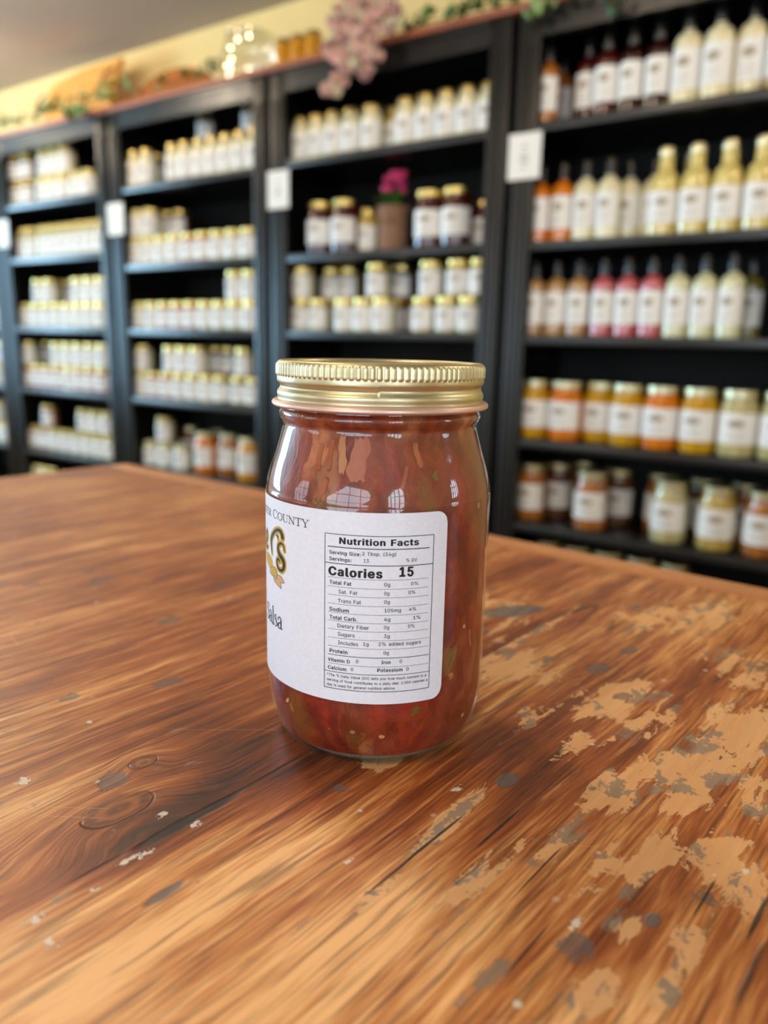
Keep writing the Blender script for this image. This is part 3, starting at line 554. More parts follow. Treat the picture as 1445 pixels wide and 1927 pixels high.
GLYPHS = json.loads('{"%":[676,[[175,283,146,286,121,297,101,314,86,335,78,360,75,388,75,412,78,440,87,464,101,486,121,503,146,513,175,517,206,513,230,503,250,486,264,464,273,440,276,412,276,388,273,360,264,335,250,314,230,297,205,286],[175,327,198,332,212,346,221,365,223,388,223,412,221,435,213,454,198,468,175,473,153,468,138,454,130,435,127,412,127,388,130,365,138,346,153,332],[501,-10,471,-6,446,5,426,21,412,43,403,68,400,95,400,120,403,147,412,172,427,194,447,210,471,221,501,225,531,221,556,210,576,194,590,172,598,147,601,120,601,95,598,68,589,43,575,21,555,5,531,-6],[501,35,523,39,538,53,546,73,549,95,549,120,546,142,538,162,524,176,501,180,479,176,464,162,456,142,453,120,453,95,455,73,464,53,479,39],[132,0,482,509,540,509,191,0]]],"(":[273,[[89,207,92,264,101,324,114,384,132,441,153,494,177,539,236,539,212,485,191,428,174,370,161,313,154,258,151,207,154,161,160,115,188,16,236,-96,177,-96,139,-21,111,55,95,131]]],")":[273,[[37,-96,86,18,113,116,120,162,122,207,119,258,112,313,99,370,82,428,62,485,37,539,97,539,121,494,142,441,159,384,173,323,181,264,184,207,178,130,161,53,134,-22,97,-96]]],"*":[453,[[201,223,206,331,114,272,89,315,186,365,89,415,114,459,206,400,201,509,250,509,246,400,337,459,362,415,266,365,362,315,337,272,246,331,250,223]]],",":[188,[[38,-119,68,71,137,71,84,-119]]],".":[188,[[95,-4,78,-1,63,9,53,24,50,41,53,59,63,73,78,83,95,87,113,83,128,73,138,59,141,41,138,24,128,9,113,-1]]],"0":[453,[[227,-7,174,1,130,24,95,62,69,113,53,178,48,254,53,330,69,395,95,447,130,484,174,508,227,516,279,508,323,484,358,447,384,395,400,330,405,254,400,178,384,113,359,62,323,24,279,1],[227,50,261,56,290,74,313,103,330,144,340,194,344,254,340,314,330,365,313,405,290,435,261,453,227,460,192,453,163,435,140,405,123,365,113,314,109,254,113,194,123,144,140,103,163,74,192,56]]],"1":[453,[[76,0,76,55,391,55,391,0],[276,509,276,0,212,0,212,448,209,448,86,358,86,427,198,509]]],"2":[453,[[64,0,64,47,234,229,282,282,311,327,318,348,320,371,317,397,308,419,293,436,273,449,250,457,224,460,196,457,172,447,153,433,139,413,130,390,127,362,66,362,71,405,86,442,111,473,143,496,182,511,225,516,268,511,306,497,337,474,361,445,376,411,381,372,378,345,371,318,357,290,336,259,267,180,153,60,153,57,389,57,389,0]]],"3":[453,[[218,-7,173,-3,133,10,98,30,70,57,52,91,44,132,109,132,115,107,126,87,144,71,165,59,191,52,219,50,248,53,275,61,297,74,315,93,325,116,329,145,326,172,316,196,299,217,275,234,242,244,201,248,157,248,157,299,288,448,288,452,70,452,70,509,372,509,372,461,211,278,211,289,264,288,308,276,344,253,371,222,387,186,393,145,387,103,370,66,344,36,309,12,266,-2]]],"4":[453,[[40,105,40,158,247,509,311,509,109,166,109,163,413,163,413,105],[282,0,282,121,282,146,282,318,343,318,343,0]]],"5":[453,[[221,-7,178,-2,140,11,108,32,83,60,66,93,60,130,122,130,127,108,138,89,154,73,173,60,196,52,221,50,250,53,276,64,298,82,314,104,324,131,328,162,324,193,314,221,297,244,275,262,248,273,218,277,192,275,167,268,145,258,128,246,67,253,96,509,366,509,366,452,151,452,134,301,136,301,155,315,178,325,203,331,229,334,263,330,294,321,321,306,345,285,364,260,379,231,388,199,391,163,385,117,369,76,343,41,309,15,268,-1]]],":":[188,[[95,-4,78,-1,63,9,53,24,50,41,53,59,63,73,78,83,95,87,113,83,128,73,138,59,141,41,138,24,128,9,113,-1],[95,271,78,274,63,284,53,299,50,316,53,334,63,349,78,359,95,362,113,359,128,349,138,334,141,316,138,299,128,284,113,274]]],"C":[510,[[267,-7,205,1,150,25,104,63,70,115,48,179,40,254,48,329,70,393,104,445,150,484,205,508,267,516,305,513,340,504,373,490,402,471,427,447,448,418,463,385,473,348,408,348,401,373,389,395,375,413,357,428,337,440,315,449,267,456,223,450,184,432,150,403,125,364,109,314,103,254,109,194,125,145,151,105,184,76,223,59,267,53,315,60,357,81,375,96,389,114,401,136,408,160,473,160,463,124,448,91,428,62,402,38,373,19,341,5,305,-4]]],"D":[502,[[219,0,96,0,96,57,215,57,272,63,318,81,354,110,379,149,394,198,399,255,394,312,379,361,354,399,320,428,275,446,221,452,93,452,93,509,225,509,294,501,353,478,399,441,433,391,455,329,462,255,455,181,433,119,398,68,351,31,291,8],[125,509,125,0,60,0,60,509]]],"F":[410,[[60,0,60,509,369,509,369,452,125,452,125,278,346,278,346,221,125,221,125,0]]],"I":[300,[[31,0,31,57,118,57,118,452,31,452,31,509,269,509,269,452,183,452,183,57,269,57,269,0]]],"N":[523,[[60,0,60,509,136,509,343,183,363,151,388,107,414,55,405,54,401,108,399,157,399,195,399,509,463,509,463,0,387,0,202,290,177,331,148,381,108,452,119,454,122,384,124,328,125,291,125,0]]],"P":[445,[[60,0,60,509,235,509,289,503,332,487,366,462,390,430,404,391,409,348,404,304,390,265,366,233,332,207,289,191,235,186,109,186,109,242,233,242,269,246,297,256,318,272,333,294,342,319,344,348,342,376,333,402,318,423,297,439,268,449,232,452,125,452,125,0]]],"S":[447,[[224,-9,172,-4,128,9,91,31,64,60,46,96,38,137,104,137,110,110,123,88,142,71,166,59,194,52,224,49,257,52,286,60,311,74,329,92,341,114,346,139,342,161,332,179,316,193,296,205,245,222,184,239,128,260,86,289,60,326,52,372,58,413,75,448,102,476,138,498,180,511,227,516,275,511,316,498,351,476,377,449,394,415,401,378,337,378,326,412,302,437,267,453,225,459,194,456,167,448,145,435,129,418,118,398,115,376,119,352,131,334,148,319,169,308,212,293,264,279,312,264,359,238,379,220,395,198,405,171,408,139,403,99,386,64,360,34,323,11,278,-4]]],"T":[449,[[32,452,32,509,417,509,417,452,257,452,257,0,193,0,193,452]]],"V":[480,[[204,0,16,509,84,509,192,206,215,137,248,31,235,31,267,138,290,206,395,509,463,509,278,0]]],"a":[389,[[160,-9,126,-5,94,5,68,22,48,45,35,73,30,108,34,138,43,161,58,179,78,193,125,211,178,220,234,227,265,235,273,243,276,255,276,257,273,279,267,297,256,311,240,322,220,329,196,331,171,329,149,322,118,301,100,274,41,291,57,322,79,346,104,364,133,375,163,382,194,384,239,379,263,372,286,360,306,343,322,320,333,290,337,251,337,0,277,0,277,52,272,52,252,25,236,12,215,1,190,-6],[170,45,202,49,228,59,248,74,263,93,272,115,276,138,276,190,259,182,231,176,200,171,175,168,134,159,117,150,103,139,95,124,92,105,94,87,102,72,114,61,130,52]]],"b":[424,[[229,-8,198,-5,172,4,153,17,138,31,118,59,112,59,112,0,53,0,53,509,114,509,114,319,118,319,137,346,152,360,171,373,197,381,229,384,274,378,313,361,345,332,370,293,385,245,390,189,385,133,370,84,346,45,313,16,274,-2],[220,47,253,51,279,66,301,88,316,117,325,151,328,189,325,227,316,261,301,290,280,311,253,325,220,330,188,325,161,312,140,291,125,263,116,229,113,189,116,150,125,115,140,86,162,65,188,51]]],"c":[396,[[207,-8,159,-2,117,16,82,46,56,85,40,133,34,187,40,243,56,291,82,330,117,360,159,378,207,384,260,377,305,356,324,341,340,322,353,301,362,277,303,262,290,289,270,311,242,325,207,330,173,325,145,310,124,287,108,258,99,224,96,187,99,151,108,117,124,89,145,66,173,51,207,46,243,52,271,66,292,89,304,117,363,102,354,78,341,56,325,37,306,21,285,9,261,-1]]],"d":[424,[[195,-8,151,-2,111,16,79,45,55,84,39,133,34,189,39,245,55,293,79,332,112,361,151,378,196,384,228,381,253,373,272,360,287,346,306,319,311,319,311,509,372,509,372,0,313,0,313,59,307,59,287,31,272,17,252,4,227,-5],[205,47,236,51,263,65,284,86,299,115,309,150,312,189,309,229,300,263,284,291,263,312,237,325,205,330,172,325,145,311,124,290,108,261,99,227,96,189,99,151,109,117,124,88,145,66,172,51]]],"e":[404,[[212,-8,161,-2,117,16,82,46,56,85,40,132,34,187,39,242,55,290,81,329,115,359,157,378,205,384,236,382,266,374,294,361,319,341,341,315,357,282,368,242,371,194,371,169,75,169,75,221,338,221,310,202,307,237,298,269,283,294,263,314,237,326,205,330,173,326,146,313,125,294,109,270,99,241,96,211,96,178,100,139,110,106,128,80,151,61,179,50,212,46,254,53,271,61,285,73,297,88,306,105,365,91,353,63,335,39,311,19,283,4,249,-5]]],"f":[254,[[228,379,228,327,6,327,6,379],[81,0,81,432,84,461,96,486,113,505,135,519,161,527,187,530,222,527,243,521,227,468,215,472,195,474,171,470,154,460,145,443,142,419,142,0]]],"g":[425,[[207,-151,168,-148,134,-140,105,-127,82,-110,64,-91,51,-69,101,-41,122,-66,136,-78,154,-88,178,-95,207,-97,249,-92,282,-75,304,-47,311,-6,311,68,306,68,287,41,272,28,252,16,227,8,195,5,152,10,113,27,80,53,55,90,39,136,34,191,39,246,55,293,80,332,112,361,152,378,196,384,228,382,253,373,273,360,288,346,308,319,313,319,313,379,372,379,372,-9,367,-54,350,-90,324,-117,291,-136,251,-147],[205,59,237,63,264,75,285,95,300,121,309,154,312,193,309,231,300,264,285,291,264,312,237,325,205,330,172,325,145,312,124,290,109,262,99,229,96,193,99,155,109,123,124,96,145,76,172,63]]],"h":[410,[[114,227,114,0,53,0,53,509,114,509,114,287,102,287,124,332,152,362,187,379,227,384,264,380,295,369,321,349,341,321,353,285,357,240,357,0,296,0,296,235,290,275,273,304,246,323,210,329,184,326,161,317,141,303,126,283,117,257]]],"i":[167,[[53,0,53,379,114,379,114,0],[84,443,67,446,54,455,44,468,41,483,44,499,54,512,67,521,84,524,100,521,114,512,123,499,126,483,123,468,114,455,100,446]]],"l":[189,[[139,-2,101,3,74,20,58,47,53,84,53,509,114,509,114,99,115,77,120,62,130,54,146,52,160,53,170,54,181,3,162,-1]]],"m":[610,[[53,0,53,379,112,379,112,295,108,295,118,323,132,346,151,363,172,376,195,384,219,386,257,380,287,361,309,331,321,295,312,295,322,321,337,343,357,361,381,375,407,383,437,386,468,383,497,372,522,354,541,328,553,296,557,255,557,0,496,0,496,254,490,289,473,313,447,326,419,330,395,328,374,320,358,307,345,290,338,270,335,247,335,0,274,0,274,260,269,288,253,311,229,326,199,330,178,328,158,320,140,307,126,289,117,266,114,238,114,0]]],"n":[410,[[114,227,114,0,53,0,53,379,112,379,112,287,102,287,124,332,152,362,187,379,227,384,264,380,295,369,321,349,341,321,353,285,357,240,357,0,296,0,296,235,290,275,273,304,246,323,210,329,184,326,161,317,141,303,126,283,117,257]]],"o":[415,[[207,-8,159,-2,117,16,82,46,56,85,40,133,34,187,40,243,56,291,82,330,117,360,159,378,207,384,256,378,299,360,333,330,359,291,376,243,381,187,376,133,359,85,333,46,299,16,256,-2],[207,46,242,51,270,66,292,89,307,117,316,151,319,187,316,224,307,258,292,287,270,310,242,325,207,330,173,325,145,310,124,287,108,258,99,224,96,187,99,151,108,117,124,89,145,66,173,51]]],"p":[424,[[53,-143,53,379,112,379,112,319,118,319,137,346,152,360,171,373,197,381,229,384,274,378,313,361,345,332,370,293,385,245,390,189,385,133,370,84,346,45,313,16,274,-2,229,-8,198,-5,173,4,153,17,138,31,118,59,114,59,114,-143],[220,47,253,51,279,66,301,88,316,117,325,151,328,189,325,227,316,261,301,290,280,311,253,325,220,330,188,325,161,312,140,291,125,263,116,229,113,189,116,150,125,115,140,86,162,65,188,51]]],"r":[259,[[53,0,53,379,112,379,112,321,115,321,130,347,152,367,181,380,213,385,229,384,243,384,243,322,230,324,207,326,182,323,159,315,140,301,126,284,117,262,114,237,114,0]]],"s":[365,[[182,-8,145,-5,112,3,84,18,62,38,45,63,36,94,94,107,105,79,124,60,150,49,181,45,217,50,244,62,262,81,268,103,265,121,254,136,237,147,212,155,149,170,104,186,72,208,53,237,47,274,51,305,65,332,87,354,115,370,149,381,187,384,223,381,254,372,279,358,299,339,314,316,324,290,268,277,258,298,243,316,219,328,187,333,156,329,131,317,114,299,109,277,112,258,124,243,144,232,172,223,229,209,275,194,306,171,325,142,331,107,326,75,312,47,290,24,260,6,223,-5]]],"t":[227,[[204,379,204,327,6,327,6,379],[65,471,126,471,126,98,128,76,136,61,150,53,170,50,185,51,202,54,213,2,192,-3,168,-4,125,2,92,21,72,52,65,93]]],"u":[410,[[182,-5,146,-1,115,11,89,31,69,59,57,95,53,139,53,379,114,379,114,144,119,105,137,75,164,56,200,50,226,53,249,62,268,77,283,97,293,122,296,153,296,379,357,379,357,0,298,0,298,92,307,92,286,47,257,17,222,0]]],"v":[389,[[163,0,17,379,84,379,165,155,187,87,206,21,184,21,203,87,224,155,305,379,371,379,226,0]]],"w":[567,[[138,0,23,379,87,379,133,214,154,137,175,41,165,41,186,135,206,214,252,379,316,379,362,214,382,136,402,41,391,41,413,135,434,214,480,379,545,379,429,0,368,0,319,172,305,225,291,280,277,338,291,338,277,280,263,225,248,172,199,0]]],"y":[389,[[47,-139,61,-86,71,-87,104,-89,118,-84,130,-74,141,-58,151,-36,163,-1,17,379,84,379,165,155,187,87,206,21,184,21,202,87,224,155,305,379,371,379,204,-58,191,-85,177,-107,159,-124,139,-136,117,-143,91,-145,65,-143]]],"z":[380,[[42,0,42,46,254,320,254,323,48,323,48,379,333,379,333,331,126,60,126,56,339,56,339,0]]]}')   # letter outlines: {letter: [advance, contours]}
def inside(p, poly):
    r = False
    for (x0, y0), (x1, y1) in zip(poly, poly[1:]+poly[:1]):
        if (y0 > p[1]) != (y1 > p[1]) and p[0] < (x1-x0)*(p[1]-y0)/(y1-y0)+x0: r = not r
    return r
GTRI = {}
def glyph(ch):
    if ch not in GTRI:
        cs = [[(c_[2*k]/1000, c_[2*k+1]/1000) for k in range(len(c_)//2)] for c_ in GLYPHS[ch][1]]
        par = [next((j for j, o in enumerate(cs) if j != i and all(inside(p, o) for p in c_)), None) for i, c_ in enumerate(cs)]
        V, T_ = [], []
        for i, c_ in enumerate(cs):
            if par[i] is not None: continue
            loops = [c_]+[cs[j] for j in range(len(cs)) if par[j] == i]; b = len(V)
            V += [p for l in loops for p in l]
            T_ += [[b+k for k in t_] for t_ in tessellate_polygon([[Vector((p[0], p[1], 0)) for p in l] for l in loops])]
        GTRI[ch] = (V, T_)
    return GTRI[ch]
def text_poly(txt, bold):
    v, f, x = [], [], 0
    for ch in txt:
        if ch == ' ': x += .28; continue
        V, T_ = glyph(ch); b = len(v); v += [(x+p[0], p[1], 0) for p in V]; f += [[b+k for k in t_] for t_ in T_]
        x += GLYPHS[ch][0]/1000+bold*1.6
    if bold:                                # heavier weight: the same outlines spread a little to every side
        v0, f0 = v, f; v = []; f = []
        for k in range(8):
            dx, dy = bold*math.cos(k*PI/4), bold*.55*math.sin(k*PI/4); b = len(v)
            v += [(q[0]+dx, q[1]+dy, 0) for q in v0]; f += [[b+i for i in p] for p in f0]
    return v, f
CAPH = [None]
def put_text(txt, xl, xr, yb, cap, bold=0.0):
    bold = bold or .009
    """xl, xr, yb, cap measured on the nutrition panel close-up (5.558 x)"""
    S = 5.558; ta, z = jpx(590+xl/S, 980+yb/S); tb, _ = jpx(590+xr/S, 980+yb/S)
    _, z2 = jpx(590+xl/S, 980+(yb-cap)/S)
    v, f = text_poly(txt, bold)
    if CAPH[0] is None:
        vv, _f = text_poly('F', 0); CAPH[0] = max(q[1] for q in vv)
    x0 = min(q[0] for q in v); x1 = max(q[0] for q in v); b = len(PR.v)
    # undo the sag of the panel seen from above: baseline z is constant on the jar
    for q in v:
        th = math.radians(ta+(tb-ta)*(q[0]-x0)/(x1-x0)); PR.v.append(lab(th, z+q[1]/CAPH[0]*(z2-z), .00006))
    for p in f: PR.face([b+i for i in p])
def rule(xl, xr, yl, th_px):
    S = 5.558; ta, z = jpx(590+xl/S, 980+yl/S); tb, _ = jpx(590+xr/S, 980+yl/S); h = th_px/S*.000085*2.1; b = len(PR.v); N = 24
    rule_z(math.radians(ta), math.radians(tb), z, h)
def rule_z(ta, tb, z, h):
    b = len(PR.v); N = 24
    for i in range(N+1):
        th = ta+(tb-ta)*i/N; PR.v.append(lab(th, z-h/2, .00006)); PR.v.append(lab(th, z+h/2, .00006))
    for i in range(N): k = b+2*i; PR.face([k, k+2, k+3, k+1])
TXT = [("Nutrition Facts", 268, 1102, 238, 64, .042), ("Serving Size:", 165, 495, 341, 36, .024), ("2 Tbsp. (34g)", 508, 862, 362, 36, 0), ("Servings:", 165, 397, 408, 36, .024), ("13", 522, 578, 436, 36, 0),
 ("% DV", 968, 1082, 430, 34, 0), ("Calories", 155, 722, 560, 86, .048), ("15", 895, 1045, 583, 96, .044), ("Total Fat", 168, 396, 655, 38, .024), ("0g", 738, 800, 687, 38, 0), ("0%", 1018, 1093, 674, 34, 0),
 ("Sat. Fat", 260, 457, 758, 38, 0), ("0g", 738, 792, 778, 36, 0), ("0%", 990, 1062, 766, 34, 0), ("Trans Fat", 255, 494, 852, 38, 0), ("0g", 738, 797, 868, 36, 0), ("Sodium", 165, 369, 935, 38, .024), ("105mg", 740, 913, 957, 36, 0),
 ("4%", 996, 1072, 942, 34, 0), ("Total Carb.", 168, 457, 1020, 38, .024), ("4g", 735, 803, 1050, 36, 0), ("1%", 1040, 1115, 1030, 34, 0), ("Dietary Fiber", 250, 579, 1112, 38, 0), ("0g", 735, 789, 1133, 36, 0), ("0%", 985, 1054, 1120, 34, 0),
 ("Sugars", 252, 430, 1200, 38, 0), ("3g", 735, 795, 1225, 36, 0), ("Includes", 257, 465, 1290, 38, 0), ("1g", 517, 575, 1307, 36, 0), ("2% added sugars", 678, 1122, 1308, 36, 0), ("Protein", 168, 355, 1370, 38, .024), ("0g", 730, 785, 1400, 36, 0),
 ("Vitamin D", 150, 380, 1460, 35, .024), ("0", 442, 468, 1488, 35, 0), ("Iron", 708, 805, 1498, 35, .024), ("0", 897, 923, 1488, 35, 0), ("Calcium", 150, 343, 1543, 35, .024), ("0", 389, 415, 1570, 35, 0), ("Potassium", 665, 930, 1580, 35, .024), ("0", 967, 993, 1567, 35, 0),
 ("*The % Daily Value (DV) tells you how much nutrient in a", 142, 1175, 1613, 27, .012), ("serving of food contributes to a daily diet. 2,000 calories a", 140, 1188, 1664, 27, .012), ("day is used for general nutrition advice.", 140, 857, 1714, 27, .012)]
for t_ in TXT: put_text(*t_)
for yl, th_ in [(262, 9), (580, 3.5), (675, 3.5), (763, 3.5), (855, 3.5), (945, 3.5), (1032, 3.5), (1120, 3.5), (1208, 3.5), (1297, 3.5), (1388, 6.5), (1480, 3.5)]: rule(149, 1200 if yl > 300 else 1212, yl, th_)
BL, BR_ = math.radians(-23.8), math.radians(27.0)
_, zt = jpx(590+120/5.558, 980+125/5.558); _, zb = jpx(590+122/5.558, 980+1733/5.558)
for yl, th_ in [(430, 8), (1560, 6)]:
    _, z = jpx(590+122/5.558, 980+yl/5.558); rule_z(BL, BR_, z, th_/5.558*.000085*2.1)
for z in (zt, zb): rule_z(BL, BR_, z, .00022)
for th in (BL, BR_):
    b = len(PR.v); dt = .00011/JR
    for q in ((th-dt, zb), (th+dt, zb), (th+dt, zt), (th-dt, zt)): PR.v.append(lab(q[0], q[1], .00006))
    PR.face([b, b+1, b+2, b+3])
# strokes in label space
def stroke(mb, pts, wid, off, n=8, smooth=True, flip=1.0):
    """pts: (u,z) metres along the label; wid: half-widths"""
    if not hasattr(wid, '__len__'): wid = [wid]*len(pts)
    q = [(p[0], p[1], w) for p, w in zip(pts, wid)]
    if smooth and len(q) > 2: q = smooth_pts(q, n)
    b = len(mb.v); K = len(q)
    for i, (u, z, w) in enumerate(q):
        du = q[min(i+1, K-1)][0]-q[max(i-1, 0)][0]; dz = q[min(i+1, K-1)][1]-q[max(i-1, 0)][1]; L = math.hypot(du, dz) or 1
        nx, nz = -dz/L*w, du/L*w
        mb.v.append(lab((u+nx)/JR, z+nz, off)); mb.v.append(lab((u-nx)/JR, z-nz, off))
    for i in range(K-1): k = b+2*i; mb.face([k, k+1, k+3, k+2])
    for e in (0, K-1):                      # round ends
        u, z, w = q[e]; b = len(mb.v); mb.v.append(lab(u/JR, z, off))
        for k in range(12): mb.v.append(lab((u+w*math.cos(k*PI/6))/JR, z+w*math.sin(k*PI/6), off))
        for k in range(12): mb.face([b, b+1+k, b+1+(k+1) % 12])
TK, TN_ = .078, .034                        # serif letters: thick and thin half-strokes, cap height 1
def serif(x, y, w=.14): return ([(x-w, y), (x+w, y)], TN_*1.1)
LET = {
 'S': (.52, [([(.46, .74), (.40, .93), (.25, .99), (.10, .90), (.08, .74), (.20, .58), (.38, .44), (.46, .26), (.40, .08), (.24, .01), (.10, .08), (.05, .27)], [.03, .025, .03, .05, .065, .07, .07, .065, .05, .03, .025, .03]), ([(.46, .98), (.46, .74)], TN_), ([(.05, .02), (.05, .27)], TN_)]),
 'T': (.66, [([(.33, 0), (.33, .97)], TK), ([(.04, .97), (.62, .97)], TN_*1.3), serif(.33, .015, .15), ([(.04, .97), (.03, .76)], TN_), ([(.62, .97), (.63, .76)], TN_)]),
 'E': (.60, [([(.16, 0), (.16, 1)], TK), ([(.05, .98), (.52, .98)], TN_*1.2), ([(.05, .02), (.54, .02)], TN_*1.2), ([(.16, .52), (.42, .52)], TN_*1.2), ([(.52, .98), (.53, .78)], TN_), ([(.54, .02), (.57, .24)], TN_), ([(.42, .62), (.42, .42)], TN_)]),
 'R': (.68, [([(.16, 0), (.16, 1)], TK), serif(.16, .015, .14), ([(.05, .98), (.34, .98), (.50, .88), (.52, .74), (.46, .58), (.30, .51), (.18, .51)], [.025, .03, .05, .065, .05, .03, .025]), ([(.32, .50), (.48, .22), (.66, .02)], [.05, .065, .04])]),
 'C': (.70, [([(.62, .74), (.54, .92), (.38, .99), (.18, .90), (.08, .68), (.07, .42), (.15, .14), (.34, .01), (.52, .07), (.64, .26)], [.03, .025, .03, .05, .065, .07, .055, .035, .025, .025]), ([(.63, .98), (.63, .72)], TN_)]),
 'O': (.76, [([(.38, .995), (.18, .88), (.08, .62), (.09, .34), (.20, .10), (.38, .005), (.57, .10), (.68, .36), (.68, .64), (.58, .88), (.38, .995)], [.03, .05, .068, .068, .05, .03, .05, .068, .068, .05, .03])]),
 'U': (.74, [([(.15, .98), (.15, .34), (.22, .10), (.38, .01), (.54, .10), (.60, .34), (.60, .98)], [.065, .065, .055, .035, .028, .025, .025]), serif(.15, .985, .13), serif(.60, .985, .12)]),
 'N': (.78, [([(.15, 0), (.15, .98)], TN_), ([(.12, .98), (.64, .03)], TK), ([(.64, .98), (.64, 0)], TN_), serif(.15, .015, .12), serif(.64, .985, .12), ([(.02, .985), (.16, .985)], TN_)]),
 'Y': (.72, [([(.36, 0), (.36, .45)], TK), ([(.10, .98), (.36, .44)], TK*.95), ([(.62, .98), (.37, .44)], TN_), serif(.36, .015, .14), serif(.10, .985, .11), serif(.62, .985, .10)]),
 'A': (.72, [([(.10, 0), (.36, 1)], TN_), ([(.36, 1), (.62, 0)], TK), ([(.18, .33), (.53, .33)], TN_), serif(.10, .015, .11), serif(.62, .015, .13)]),
 'l': (.30, [([(.15, 0), (.15, 1.05)], TK), serif(.15, .015, .12), ([(.05, 1.02), (.15, 1.05)], TN_)]),
 'a': (.50, [([(.08, .52), (.14, .66), (.26, .69), (.35, .60), (.36, .40), (.36, .10), (.42, .02), (.50, .06)], [.05, .035, .03, .05, .065, .06, .035, .02]), ([(.35, .40), (.16, .32), (.07, .18), (.14, .02), (.28, .04), (.36, .14)], [.025, .04, .062, .04, .025, .02])]),
 's': (.42, [([(.34, .52), (.28, .67), (.18, .69), (.09, .60), (.10, .49), (.24, .36), (.35, .24), (.34, .09), (.22, .005), (.12, .03), (.06, .18)], [.025, .022, .025, .045, .055, .06, .06, .045, .025, .022, .025])]),
}
def serif_text(txt, u0, u1, z, caps):
    tot = sum(LET[ch][0]*h for ch, h in zip(txt, caps) if ch != ' ')+sum(.32*max(caps) for ch in txt if ch == ' ')
    k = (u1-u0)/tot; u = u0
    for ch, h in zip(txt, caps):
        if ch == ' ': u += .32*max(caps)*k; continue
        wd_, st = LET[ch]
        for pts, wd in st:
            P = [(u+p[0]*h*k, z+p[1]*h) for p in pts]
            stroke(PR, P, [x*h*1.1 for x in wd] if hasattr(wd, '__len__') else wd*h*.95, .00006, 5, smooth=len(pts) > 2)
        u += wd_*h*k
R_ = math.radians
serif_text('ASTER COUNTY', R_(-82)*JR, R_(-32.4)*JR, .08425, [.0024]*5+[.0024]+[.0030]+[.0026]*5)
serif_text('Salsa', R_(-73.5)*JR, R_(-51.6)*JR, .0450, [.0062]*5)
# gold script logo
def lpx(x, y): th, z = jpx(490+x/6.423, 920+y/6.423); return (R_(th)*JR, z)
GOLD = MB(); BLK = MB(); TANR = MB()
r_st = [(143, 778), (137, 700), (133, 630), (142, 575), (175, 515), (210, 496), (243, 512), (262, 555), (268, 588)]
r_w = [.00012, .00036, .00058, .00060, .00048, .00044, .00054, .00064, .00066]
s_st = [(292, 752), (280, 690), (256, 660), (226, 672), (216, 720), (232, 790), (268, 850), (286, 905), (282, 960), (258, 988), (224, 965), (206, 915), (204, 860), (222, 848), (236, 880)]
s_w = [.00018, .00024, .00030, .00040, .00052, .00066, .00070, .00062, .00050, .00042, .00040, .00040, .00038, .00034, .00026]
e_st = [(80, 640), (92, 590), (92, 530), (82, 500), (76, 540), (74, 640), (80, 700), (94, 690)]
e_w = [.0002, .0003, .0003, .0004, .0005, .0006, .0004, .0003]
for pts, wds in ((r_st, r_w), (s_st, s_w), (e_st, e_w)):
    P = [lpx(*p) for p in pts]
    stroke(GOLD, P, [w*1.2+.00078 for w in wds], .00005); stroke(BLK, P, [w*1.25 for w in wds], .00009)
BLK2 = [lpx(*p) for p in [(200, 560), (214, 580), (216, 612)]]
stroke(GOLD, BLK2, .0008, .00005); stroke(BLK, BLK2, [.0003, .0003, .0001], .00009)
def poly(mb, pts, off):
    P = [lpx(*p) for p in pts]
    def tri(a, b, c, n):
        if n:
            m = [((p[0]+q[0])/2, (p[1]+q[1])/2) for p, q in ((a, b), (b, c), (c, a))]
            for t_ in ((a, m[0], m[2]), (m[0], b, m[1]), (m[2], m[1], c), (m[0], m[1], m[2])): tri(*t_, n-1)
            return
        k = len(mb.v); mb.v += [lab(p[0]/JR, p[1], off) for p in (a, b, c)]; mb.face([k, k+1, k+2])
    for t_ in tessellate_polygon([[Vector((p[0], p[1], 0)) for p in P]]): tri(P[t_[0]], P[t_[1]], P[t_[2]], 3)
def outline(pts, off, w=.00008):
    for p, q in zip(pts, pts[1:]+pts[:1]): stroke(BLK, [lpx(*p), lpx(*q)], w, off, smooth=False)
rb1 = [(76, 750), (100, 765), (128, 815), (148, 870), (152, 930), (140, 985), (118, 960), (92, 900), (78, 850)]
rb2 = [(120, 960), (150, 930), (182, 950), (200, 985), (206, 1040), (196, 1090), (176, 1060), (140, 1040), (122, 1010)]
rb3 = [(158, 1050), (180, 1090), (198, 1090), (206, 1035), (245, 1050), (272, 1090), (290, 1140), (248, 1132), (256, 1208), (210, 1165), (170, 1110)]
poly(GOLD, rb1, .00006); poly(TANR, rb3, .00006); poly(GOLD, rb2, .00007); outline(rb3, .0001); outline(rb2, .0001)
PR.v += []; 
def offset_join(mb, name, mat): return link(name, mb.mesh(name, mat, smooth=False), label)
o = offset_join(PR, 'printed_text', M['ink']); tag(o, 'black printed lettering and nutrition table')
o = offset_join(GOLD, 'logo_outline', plain('gold_ink', lin(190, 152, 30), .5)); tag(o, 'gold outline of the script lettering')
o = offset_join(BLK, 'logo_lettering', M['ink']); tag(o, 'black script lettering')
o = offset_join(TANR, 'ribbon_mark', plain('tan_ink', lin(200, 160, 110), .5)); tag(o, 'tan printed ribbon tail')

